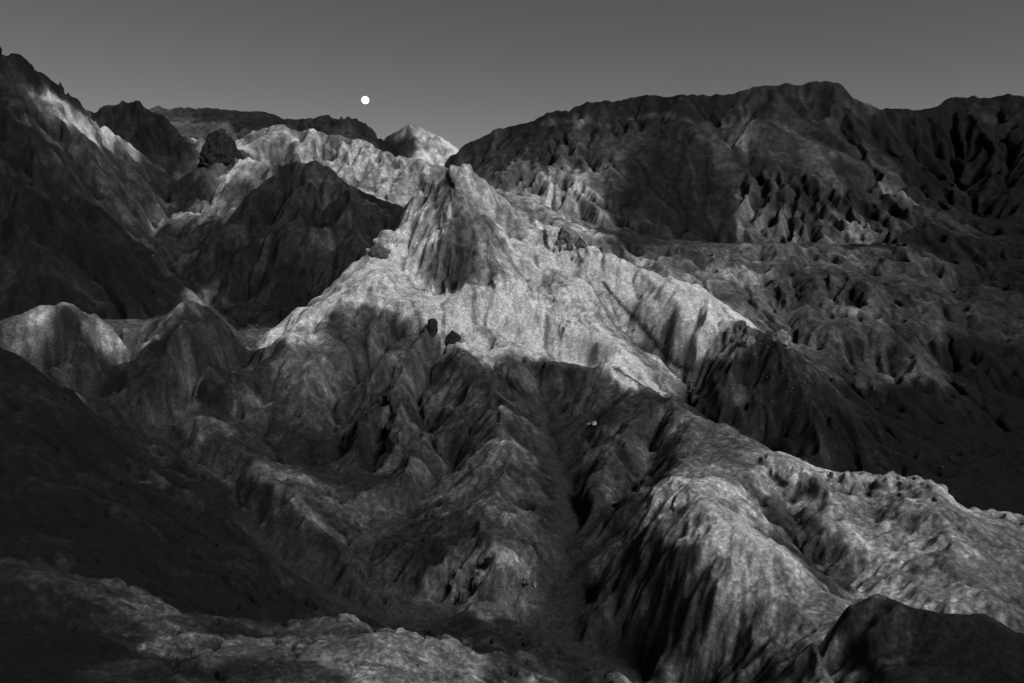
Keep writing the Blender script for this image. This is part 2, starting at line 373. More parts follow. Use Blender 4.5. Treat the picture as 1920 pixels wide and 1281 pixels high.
def grad(h):
    gl, gt = np.gradient(h)
    gl = gl / (RAD * np.float32(DL)); gt = gt / (RAD * np.float32(DT))
    st, ct = np.sin(th)[None, :].astype(np.float32), np.cos(th)[None, :].astype(np.float32)
    return gl * st + gt * ct, gl * ct - gt * st      # d/dx, d/dy
def sstep(a, b, x):
    t = np.clip((x - a) / (b - a), 0, 1); return t * t * (3 - 2 * t)

# ---- gullies that run down the fall line, coarse to fine
def gullies(h, wl, strength, seed_, mask):
    gx, gy = grad(blur(h, 3))
    sl = np.hypot(gx, gy) + 1e-6
    amp = strength * wl * np.clip(sl - 0.15, 0, 0.75) * mask * sstep(3, 7, wl / CELL) * (1 - sstep(55, 90, wl / CELL))
    use = amp > 0.002
    dx, dy = (-gy / sl)[use], (gx / sl)[use]          # along the contour
    f = 1.0 / wl
    x = GX[use] * np.float32(f / 1.6); y = GY[use] * np.float32(f / 1.6)
    ix = np.floor(x); iy = np.floor(y)
    cs = np.zeros_like(x); sn = np.zeros_like(x)
    for a in (-1, 0, 1):
        for b in (-1, 0, 1):
            h1 = hash2(ix + a, iy + b, seed_)
            px = ix + a + 0.5 + (h1 - .5) * 0.9
            py = iy + b + 0.5 + (hash2(ix + a, iy + b, seed_ + 7) - .5) * 0.9
            ox = x - px; oy = y - py
            w = np.clip(1 - (ox * ox + oy * oy) / 2.0, 0, 1) ** 3
            ph = (ox * dx + oy * dy) * np.float32(1.6 * 2 * math.pi) + h1 * 5
            cs += w * np.cos(ph); sn += w * np.sin(ph)
    c = cs / (np.sqrt(cs * cs + sn * sn) + 0.2)
    out = h.copy()
    out[use] += amp[use] * 0.85 * (c - 0.55 - 0.25 * c * c)
    return out

# ---- carry fields along the fall line (rills, streaks)
def fall_line(fields, n=9, stp=1.4):
    gl, gt = np.gradient(blur(H, 5))
    g = np.sqrt((gl / DL) ** 2 + (gt / DT) ** 2) + 1e-6
    ui = (gl / DL / g).astype(np.float32); uj = (gt / DT / g).astype(np.float32)
    I0, J0 = np.meshgrid(np.arange(NL, dtype=np.float32), np.arange(NT, dtype=np.float32), indexing='ij')
    acc = [f.copy() for f in fields]; wt = 1.0
    for sgn in (1, -1):
        pi, pj = I0.copy(), J0.copy()
        k = (I0 * NT + J0).astype(np.int32)
        for q in range(n):
            pi = np.clip(pi + sgn * stp * ui.ravel()[k], 0, NL - 1); pj = np.clip(pj + sgn * stp * uj.ravel()[k], 0, NT - 1)
            k = (np.rint(pi) * NT + np.rint(pj)).astype(np.int32)
            for a_, f in zip(acc, fields): a_ += f.ravel()[k]
    return [a_ / (2 * n + 1) for a_ in acc]

# ---- lesser spurs (+) and gullies (-): height and half width as seen, traced over the ground
STROKES = """
-3 7 56,807 150,856 262,880 356,894
-4 9 150,856 210,897 300,957 442,1040 562,1122
-3 8 307,1040 375,1077 469,1122 555,1160
3 12 20,860 120,930 250,1000 380,1060
-3 8 10,700 90,770 190,850 300,900
3 10 30,730 110,800 220,880
-7 10 440,890 470,900 485,960 500,1000
-3 5 143,230 147,253 160,280
4 10 110,200 180,260 240,320
-4 7 180,290 225,345 265,400
4 9 200,280 245,330 285,380
-4 10 0,270 60,330 130,400 170,430
-4 12 20,340 90,420 160,500
4 12 60,350 140,440 220,520
-3 8 180,400 230,470 280,520
3 9 0,440 70,500 140,545
-5 7 233,187 247,227 267,273
-5 7 280,200 287,230 300,253 320,280
4 8 255,190 268,230 285,270
4 8 215,200 225,240 240,275
5 10 377,430 383,400 400,357 437,333 483,317
-4 8 360,430 372,390 390,350
5 12 500,313 467,357 443,407 400,467
-6 10 533,307 520,357 483,423
5 12 560,292 600,340 587,390
-7 10 617,367 583,423 550,467
5 10 650,360 630,420 590,470
-5 9 690,385 660,430 620,480
5 12 437,487 416,513 372,549
-5 9 547,462 510,506 456,560
5 9 590,470 555,505 520,545
-4 7 620,490 580,530 530,580
-3 4 623,252 627,283
-3 4 650,254 660,287 677,297
-3 4 677,265 693,303
-3 4 707,275 720,307
-3 4 733,282 743,310
-3 4 762,292 772,314
-3 4 590,246 600,285
-3 5 610,287 660,297 703,310 760,313 793,320
4 8 690,345 705,365 720,385
4 7 640,318 660,345
-3 5 640,335 680,372
9 11 1023,320 1033,353 1027,373
9 11 1073,343 1107,380 1127,417
-7 8 1053,333 1053,370 1033,393
5 7 960,300 937,335 930,350
5 7 990,300 965,340 960,365
-4 5 975,302 950,345
5 8 1010,300 990,345
-4 5 1000,305 977,350
6 8 1130,290 1150,330 1145,370
-5 6 1110,290 1128,330 1130,370
5 7 1090,270 1105,310 1095,330
5 7 1050,280 1060,310
-4 5 1072,280 1082,315
-4 6 943,407 990,427
4 6 960,400 990,388 1012,405
10 10 1403,320 1407,353 1395,387 1387,412 1387,450
10 9 1437,322 1445,370 1424,412
10 9 1466,328 1470,370 1474,412 1466,441
10 9 1495,330 1503,370 1512,403 1507,445
10 10 1528,337 1537,378 1570,403 1595,437
10 10 1562,345 1587,378 1620,420 1657,445
9 9 1603,353 1641,387 1682,420
8 9 1645,345 1674,378 1712,407
-6 6 1420,325 1425,370 1408,412
-6 6 1452,328 1457,370 1450,412
-6 6 1481,330 1487,370 1492,415
-6 6 1511,335 1520,375 1545,410
-6 6 1545,342 1562,378 1595,415
-6 6 1582,350 1614,385 1650,425
5 15 1403,228 1478,262 1557,287 1612,316 1662,328
-5 10 1480,235 1550,262 1620,292
6 10 1690,287 1745,320 1790,360
-5 8 1660,300 1715,345 1765,385
-4 8 1530,185 1515,215 1495,240
-4 7 1575,190 1572,215 1590,245
-4 8 1430,180 1420,210 1400,235
-4 8 1360,185 1350,215
-3 7 1180,195 1165,225 1150,260
-3 7 1110,200 1090,240 1065,270
-3 7 1040,220 1010,260
-6 10 1780,220 1800,270 1830,330
6 12 1830,215 1850,270 1865,330
-6 10 1870,220 1885,280 1890,340
4.8 9 1224,445 1257,453 1316,470
6.4 16 1220,495 1257,474 1295,468 1337,487
-4.4 11 1337,487 1353,516 1387,528
-5 8 1190,455 1215,480
4.8 11 1150,445 1170,462 1165,480
6.4 13 1387,470 1412,459 1453,459 1457,478
-3.3 9 1400,490 1440,480 1470,476
5.6 10 1453,516 1487,489 1512,489
5.6 10 1516,453 1557,478 1599,495 1641,507 1703,507
4.8 9 1545,453 1599,466 1653,491
-3.3 6 1530,468 1575,493 1630,512
4.8 11 1599,474 1662,470 1712,482 1787,499 1912,503
-3.3 8 1640,482 1700,494 1780,512 1880,520
7.2 13 1478,522 1482,570 1478,595
-5.0 10 1507,537 1516,587
8.0 14 1541,545 1549,578 1537,605
-5.0 10 1570,552 1566,590
7.2 12 1595,535 1603,565
-4.4 9 1440,545 1450,580
5.6 13 1612,528 1653,562 1703,599 1757,637
-3.9 11 1640,525 1690,560 1750,605
4.8 10 1578,582 1628,583 1653,603 1703,632
-3.3 16 1703,520 1787,541 1870,553
4.8 11 1720,545 1790,575 1860,600
-3.3 10 1760,575 1820,605 1890,625
4.8 10 1800,580 1870,615 1920,640
-4.4 8 1800,540 1815,570 1830,590
5 14 1361,625 1350,680 1331,710
5 14 1372,680 1380,732 1395,770
-5 10 1405,660 1420,710 1440,760
4 12 1450,660 1470,710 1500,760
7 10 1680,717 1725,683 1755,695 1777,710
-3.3 10 1640,690 1660,715
5 10 1256,549 1267,575 1256,600
-3.3 6 1290,560 1286,597
4.8 13 1320,575 1312,605
-4 5 1240,560 1238,600
8 16 1455,870 1459,909 1470,930
-5 10 1425,880 1417,924 1440,961
-6 7 1492,888 1505,905 1512,930
7 12 1522,896 1537,935 1526,972
5 10 1519,987 1537,1017 1560,1045
-5 8 1550,930 1565,970 1580,1010
-4 8 1631,942 1706,1010 1785,1070 1875,1115
-4 10 1717,912 1762,969 1856,1025 1912,1077
3 8 1660,920 1740,990 1830,1060
-4 6 1672,1092 1687,1122 1706,1145
-4 8 1590,920 1600,960 1640,1020 1700,1080
5 9 1640,910 1650,950 1670,990
5 8 1735,915 1770,960 1830,1010
-5 7 1215,1205 1237,1175 1286,1130
6 16 1335,1012 1335,1080 1318,1150 1305,1250
-7 12 1305,1040 1290,1110 1262,1190 1240,1250
7 22 1400,1015 1410,1100 1395,1190 1370,1260
-4 9 1362,1040 1365,1120 1345,1200
-6 12 1425,1160 1442,1205 1452,1250
6 18 1455,1060 1480,1130 1500,1200
-4 8 1500,1110 1530,1170 1560,1230
6 10 664,800 668,845
7 14 750,815 743,868 773,898
-8 9 716,822 690,860
5 9 728,748 745,790
-5 6 706,765 700,800
3 8 881,969 788,1010 750,1040
-4 8 825,1010 769,1063
4 8 840,1025 810,1063 795,1085
-5 8 885,1010 863,1055
8 26 915,1070 918,1100 919,1135
6 9 953,1025 979,1059 994,1085
-4 6 938,1063 955,1095
5 10 1165,815 1130,880 1102,920
-6 10 1219,860 1163,939 1125,950
-6 9 750,644 724,706 680,742 644,768
5 12 815,665 812,700
-4 6 664,680 676,695
4 9 935,783 994,815
-5 8 1045,728 1027,761
-5 8 1165,715 1107,764 1070,794
-7 12 1225,752 1143,805 1075,860
4 8 990,684 1035,682 1074,690
4 9 1090,720 1050,765
-4 8 590,640 560,700 500,760
3 10 620,640 600,710 560,770
-4 8 560,690 520,740 470,780
-4 7 880,720 850,760 830,790
5 10 905,700 880,750 870,790
-2 5 788,1200 885,1250
-3 6 560,1205 640,1225 720,1265
4 14 640,1215 740,1225 840,1262
-3 7 60,1110 120,1140 200,1160
4 12 270,1140 320,1165
-4 6 330,585 300,630
-3 8 400,610 420,660
4 10 300,680 230,730 210,770
-4 8 250,700 190,740
9 20 335,795 385,803
8 20 215,750 240,770
-6 10 130,625 150,680
4 12 200,610 215,660
-2 5 1110,525 1170,590 1240,690
-3 3 1135,535 1200,610 1230,650
-3 3 1150,690 1200,725 1235,738
4 12 940,560 1000,570 1060,590
-3 8 990,600 1040,625
"""
def dense(pts, n=5.0):
    out = []
    for a, b in zip(pts[:-1], pts[1:]):
        k = max(1, int(math.hypot(a[0] - b[0], a[1] - b[1]) / n))
        out += [(a[0] + (b[0] - a[0]) * q / k, a[1] + (b[1] - a[1]) * q / k) for q in range(k)]
    return out + [pts[-1]]
def trace_strokes():
    add = np.zeros((NL, NT), np.float32)
    for line in STROKES.strip().splitlines():
        f = line.split(); amp, wid = float(f[0]), float(f[1])
        path = [hit(*q) for q in dense([tuple(map(float, q.split(','))) for q in f[2:]])]
        path = [q for q in path if q]
        if len(path) < 2: continue
        runs = [[path[0]]]                              # break where the line jumps to another hill
        for q in path[1:]:
            p = runs[-1][-1]
            if math.hypot(q[0] - p[0], q[1] - p[1]) > 0.07 * math.hypot(*q[:2]): runs.append([q])
            else: runs[-1].append(q)
        for run in runs:
            if len(run) < 2: continue
            arr = np.array(run); rm = float(np.hypot(arr[:, 0], arr[:, 1]).mean())
            w = wid * rm / FPX * 1.15; a_ = amp * rm / FPX
            c = (arr[:, :2].min(0) + arr[:, :2].max(0)) / 2
            win = window(c[0], c[1], float(np.hypot(*(arr[:, :2] - c).T).max()) + 3 * w)
            x, y = GX[win], GY[win]
            if x.size == 0: continue
            ww = 0.7 * w
            ww = 0.45 * w
            x = x + ww * fbm(x / (2.2 * w), y / (2.2 * w), 3, 801); y = y + ww * fbm(x / (2.2 * w), y / (2.2 * w), 3, 811)
            best = np.full(x.shape, 9e9, np.float32)
            L = len(run)
            for q in range(L - 1):
                ax, ay = run[q][:2]; bx, by = run[q + 1][:2]
                dd = (bx - ax) ** 2 + (by - ay) ** 2 + 1e-9
                t = np.clip(((x - ax) * (bx - ax) + (y - ay) * (by - ay)) / dd, 0, 1)
                u = (q + t) / (L - 1)
                d = np.hypot(x - ax - t * (bx - ax), y - ay - t * (by - ay)) / w + 0.35 * np.abs(2 * u - 1) ** 3
                best = np.minimum(best, d)
            add[win] += a_ * (np.exp(-best ** 1.7) if amp > 0 else np.exp(-best ** 1.25))
    return add
# ---- rock masks round surveyed centres
def window(cx, cy, rad):
    r = math.hypot(cx, cy); t = math.atan2(cx, cy)
    i0, i1 = (math.log(max(r - rad, 20.1)) - L0) / DL, (math.log(r + rad) - L0) / DL
    dt = math.asin(min(rad / r, .9)); j0, j1 = (t - dt - T0) / DT, (t + dt - T0) / DT
    return slice(max(0, int(i0)), max(0, min(NL, int(i1) + 2))), slice(max(0, int(j0)), max(0, min(NT, int(j1) + 2)))
def blobs(lst):
    m = np.zeros((NL, NT), np.float32)
    for px, py, Y, rad in lst:
        c = P(px, py, Y); w = window(c[0], c[1], rad * 1.7)
        x, y = GX[w], GY[w]
        if x.size == 0: continue
        wx = fbm(x / rad * 1.3, y / rad * 1.3, 4, 91) * rad * 0.8; wy = fbm(x / rad * 1.3, y / rad * 1.3, 4, 97) * rad * 0.8
        d = np.hypot(x - c[0] + wx, y - c[1] + wy) / rad
        m[w] = np.maximum(m[w], 1 - sstep(0.7, 1.1, d))
    return m
def along(pts, w):
    m = np.zeros((NL, NT), np.float32)
    for a, b in zip(pts[:-1], pts[1:]):
        ax, ay = a[:2]; bx, by = b[:2]
        win = window((ax + bx) / 2, (ay + by) / 2, math.hypot(ax - bx, ay - by) / 2 + 3 * w)
        x, y = GX[win], GY[win]
        t = np.clip(((x - ax) * (bx - ax) + (y - ay) * (by - ay)) / ((bx - ax) ** 2 + (by - ay) ** 2), 0, 1)
        d = np.hypot(x - ax - t * (bx - ax), y - ay - t * (by - ay))
        m[win] = np.maximum(m[win], 1 - sstep(0.6 * w, 1.5 * w, d + 0.35 * w * fbm(x / 3, y / 3, 2, 5)))
    return m
ROCKS = [(850, 350, 195, 7), (850, 400, 189, 7), (865, 450, 183, 7.5), (900, 480, 181, 7), (860, 500, 177, 6), (830, 540, 174, 4), (710, 470, 184, 5),
              (240, 195, 330, 16), (280, 215, 330, 14), (330, 270, 328, 12), (195, 210, 330, 12),
              (1050, 440, 188, 6), (1085, 455, 186, 4), (1020, 560, 171, 6), (1070, 590, 167, 6), (960, 550, 172, 5),
              (630, 215, 460, 26), (660, 225, 455, 20),
              
              (50, 120, 258, 12), (0, 80, 250, 14), (140, 185, 270, 8), (1410, 625, 154, 5), (1462, 625, 153, 4),
              (690, 800, 129, 4), (760, 830, 124, 4), (730, 760, 135, 4), (980, 1085, 85, 2.2), (880, 1075, 86, 2.2),
              (1170, 900, 111, 4), (1550, 545, 217, 8), (1470, 545, 217, 7), (1620, 550, 217, 8),
              (160, 1200, 50, 3), (1475, 872, 98, 3), (1522, 897, 95.5, 2.5), (1562, 897, 95.5, 2.5), (1640, 903, 94, 3), (1725, 907, 92.5, 3), (1770, 930, 90.5, 3), (1262, 922, 83.5, 2.2)]
# crests weather round while the gullies stay sharp
rnd_ = blur(H, 60); ex = H - rnd_; tol = CELL * 2
H = H - (0.85 - 0.75 * sstep(140, 185, RAD)) * np.where(ex > 0, ex - tol * np.tanh(ex / tol), 0)
H = H + 1.1 * trace_strokes()
rock = blobs(ROCKS)
# wash floors stay smooth
WASH = [P(1040, 765, relief(143, .021)), P(1032, 850, relief(128, .021)), P(1062, 905, relief(117, .021)), P(1086, 955, relief(107.5, .021)), P(1074, 1050, relief(92.5, .021)), P(1042, 1110, relief(85.5, .021)), P(1030, 1150, relief(81, .021)), P(1000, 1172, relief(79.3, .021)), P(1150, 1240, relief(74, .021))]
WASH2 = [P(500, 1020, relief(94, .021)), P(590, 1100, relief(86, .021)), P(680, 1150, relief(81, .021)), P(760, 1167, relief(79.5, .021)), P(1000, 1172, relief(79.3, .021)), P(1150, 1240, relief(74, .021)), P(1230, 1290, relief(71, .021))]
wash = np.maximum(along(WASH, 3.1), along(WASH2, 2.9))
soft = 1 - 0.92 * wash
# nothing in the badlands is ruled straight: let the lines wander
def wander(fields):
    a1, a2, a3 = 5.0, 2.2, 1.1
    di = a1 * gnoise(UU / 52, VV / 52, 901) + a2 * gnoise(UU / 21, VV / 21, 902) + a3 * gnoise(UU / 9, VV / 9, 903)
    dj = a1 * gnoise(UU / 52, VV / 52, 911) + a2 * gnoise(UU / 21, VV / 21, 912) + a3 * gnoise(UU / 9, VV / 9, 913)
    calm = 1 - 0.6 * sstep(240, 340, RAD); di = di * calm; dj = dj * calm
    I0, J0 = np.meshgrid(np.arange(NL, dtype=np.float32), np.arange(NT, dtype=np.float32), indexing='ij')
    fi = np.clip(I0 + 2.0 * di, 0, NL - 1.01); fj = np.clip(J0 + 2.0 * dj, 0, NT - 1.01)
    i0 = fi.astype(np.int32); j0 = fj.astype(np.int32); a = fi - i0; b = fj - j0
    return [f[i0, j0] * (1 - a) * (1 - b) + f[i0 + 1, j0] * a * (1 - b) + f[i0, j0 + 1] * (1 - a) * b + f[i0 + 1, j0 + 1] * a * b for f in fields]
H, wash = wander([H, wash]); soft = 1 - 0.92 * wash
# the dark mountain and the broken ground are cut deepest
cut = 0.55 + 0.65 * sstep(150, 260, RAD)
talus = blobs([(720, 500, 179, 9), (690, 540, 172, 7), (780, 560, 171, 8), (1010, 480, 183, 9), (1090, 540, 175, 9), (1160, 610, 166, 8), (1230, 660, 157, 8), (980, 520, 177, 8),
               (1260, 340, 340, 34), (1220, 280, 362, 26), (1310, 390, 312, 26), (1280, 300, 356, 26), (1180, 360, 330, 20), (1240, 400, 310, 24),
               (880, 600, 166, 8), (1000, 620, 163, 8), (1080, 650, 158, 8), (1160, 690, 150, 7), (1130, 560, 172, 9), (1200, 600, 166, 8), (1050, 470, 184, 8), (620, 562, 166, 6), (1250, 620, 160, 7), (820, 585, 167, 7),
               (1640, 1130, 56, 5), (1750, 1165, 54, 6), (1850, 1195, 53, 6), (1930, 1225, 52, 6), (1700, 1220, 49, 6), (640, 640, 155, 7), (600, 700, 146, 8), (1550, 290, 350, 26), (1480, 270, 360, 26)])
dome = blobs([(1340, 1060, 73, 6), (1420, 1060, 71, 6), (1380, 1150, 69, 6), (1300, 1130, 72, 5), (1450, 1180, 65, 6), (1350, 1240, 67, 5), (1490, 1130, 67, 5), (1260, 1200, 72, 5), (1420, 1260, 63, 5),
              (1560, 960, 88, 6), (1640, 980, 84, 6), (1720, 1010, 80, 6), (1800, 1060, 75, 7), (1880, 1090, 73, 7), (1700, 1080, 75, 6)])
cut = cut * (1 - 0.9 * talus) * (1 - 0.65 * dome)
# hummocks: rounded lumps with sharp creases between
def lumps(wl, seed_):
    x = GX / wl; y = GY / wl
    x, y = x + 0.5 * fbm(x, y, 2, seed_ + 1), y + 0.5 * fbm(x, y, 2, seed_ + 2)
    n = np.abs(gnoise(x, y, seed_)) + 0.5 * np.abs(gnoise(2.1 * x, 2.1 * y, seed_ + 3))
    return np.sqrt(n + 0.02)
TH2 = np.repeat(th[None, :].astype(np.float32), NL, 0)
broken = sstep(.10, .16, TH2) * sstep(168, 195, RAD) * (1 - sstep(268, 290, RAD))
nearb = 1 - sstep(150, 190, RAD)
H += broken * (lumps(26, 700) - .5) * 0.8 + (1 - broken) * nearb * soft * (1 - .7 * talus) * sstep(68, 85, RAD) * (lumps(9, 720) - .5) * 0.45
for wl, st in ((36, 0.13), (18, 0.14), (9, 0.14), (4.5, 0.13), (2.2, 0.11), (1.1, 0.09)):
    H = gullies(H, wl, st, int(wl * 10), soft * cut * (1 - .1 * broken) * (1 - .7 * rock))
# roughness of the ground
H += (fbm(GX / 14, GY / 14, 3, 3) * 1.3 + fbm(GX / 4.1, GY / 4.1, 4, 33) * 0.5) * soft
H = blur(H, 1)
# running water: particles go down the fall line, and where they gather they cut
def carve(n, steps, k, seed_):
    g = np.random.default_rng(seed_)
    gi, gj = np.gradient(blur(H, 2)); gi = gi / DL; gj = gj / DT
    m = np.sqrt(gi * gi + gj * gj) + 1e-6
    ui = (-gi / m).astype(np.float32).ravel(); uj = (-gj / m).astype(np.float32).ravel()
    pi = g.random(n, np.float32) * (NL - 1); pj = g.random(n, np.float32) * (NT - 1)
    vi = np.zeros(n, np.float32); vj = np.zeros(n, np.float32)
    acc = np.zeros(NL * NT)
    for q in range(steps):
        c = (np.rint(pi).astype(np.int32) * NT + np.rint(pj).astype(np.int32))
        if q > 6: acc += np.bincount(c, minlength=NL * NT)
        vi = 0.45 * vi + 0.55 * ui[c]; vj = 0.45 * vj + 0.55 * uj[c]
        pi = np.clip(pi + vi, 0, NL - 1); pj = np.clip(pj + vj, 0, NT - 1)
    acc = acc.reshape(NL, NT) / (n * steps / (NL * NT))
    fl = sstep(.04, .22, (m / RAD))                  # nothing is cut on the flat
    return np.log1p(np.minimum(blur(acc, 1), 9)).astype(np.float32) * fl * k
gx, gy = grad(blur(H0, 10)); st0 = sstep(.10, .45, np.hypot(gx, gy))
CH = np.zeros((NL, NT), np.float32)
for q, (steps, k) in enumerate(((130, 2.0), (90, 1.5), (60, 1.2))):
    ch = carve(300000, steps, k, q)
    CH += ch
    H -= ch * CELL * st0 * soft * (1 - 0.9 * talus) * (0.62 + 0.38 * sstep(130, 190, RAD)) * (1 - 0.75 * rock) * (1 - .6 * sstep(600, 800, RAD)) * (1 - .6 * dome) * (1 - .35 * broken)
pit = blur(H, 4) - H - 1.3 * CELL                    # blind holes fill up again
H += 0.85 * np.maximum(pit, 0)
n4 = gnoise(UU / 4.5, VV / 4.5, 401); n9 = gnoise(UU / 10, VV / 10, 411); n20 = gnoise(UU / 22, VV / 22, 421)
n4, n9, n20 = fall_line([n4, n9, n20], 12, 1.8)
gx, gy = grad(blur(H0, 10)); sl = np.hypot(gx, gy) + 1e-6
steep = sstep(.15, .5, sl) * soft
H += CELL * steep * (1 - .7 * dome) * (1 - .6 * talus) * (n4 * 1.3 + n9 * 2.0 + n20 * 2.0) * (1 - 0.5 * rock)
clod = lambda w, sd: 0.3 - np.abs(gnoise(UU / w, VV / w, sd))
patchy = 0.35 + 1.0 * sstep(-.35, .45, fbm(UU / 55, VV / 55, 3, 58))
fine = patchy * (1.0 * gnoise(UU / 4.2, VV / 4.2, 54) + 1.6 * clod(8, 55) + 2.4 * clod(15, 56) + 2.6 * clod(31, 57)) * (1 - .6 * talus) * (1 - .35 * broken)
H += fine * CELL * (0.75 + 0.5 * rock) * (0.4 + 0.6 * soft)

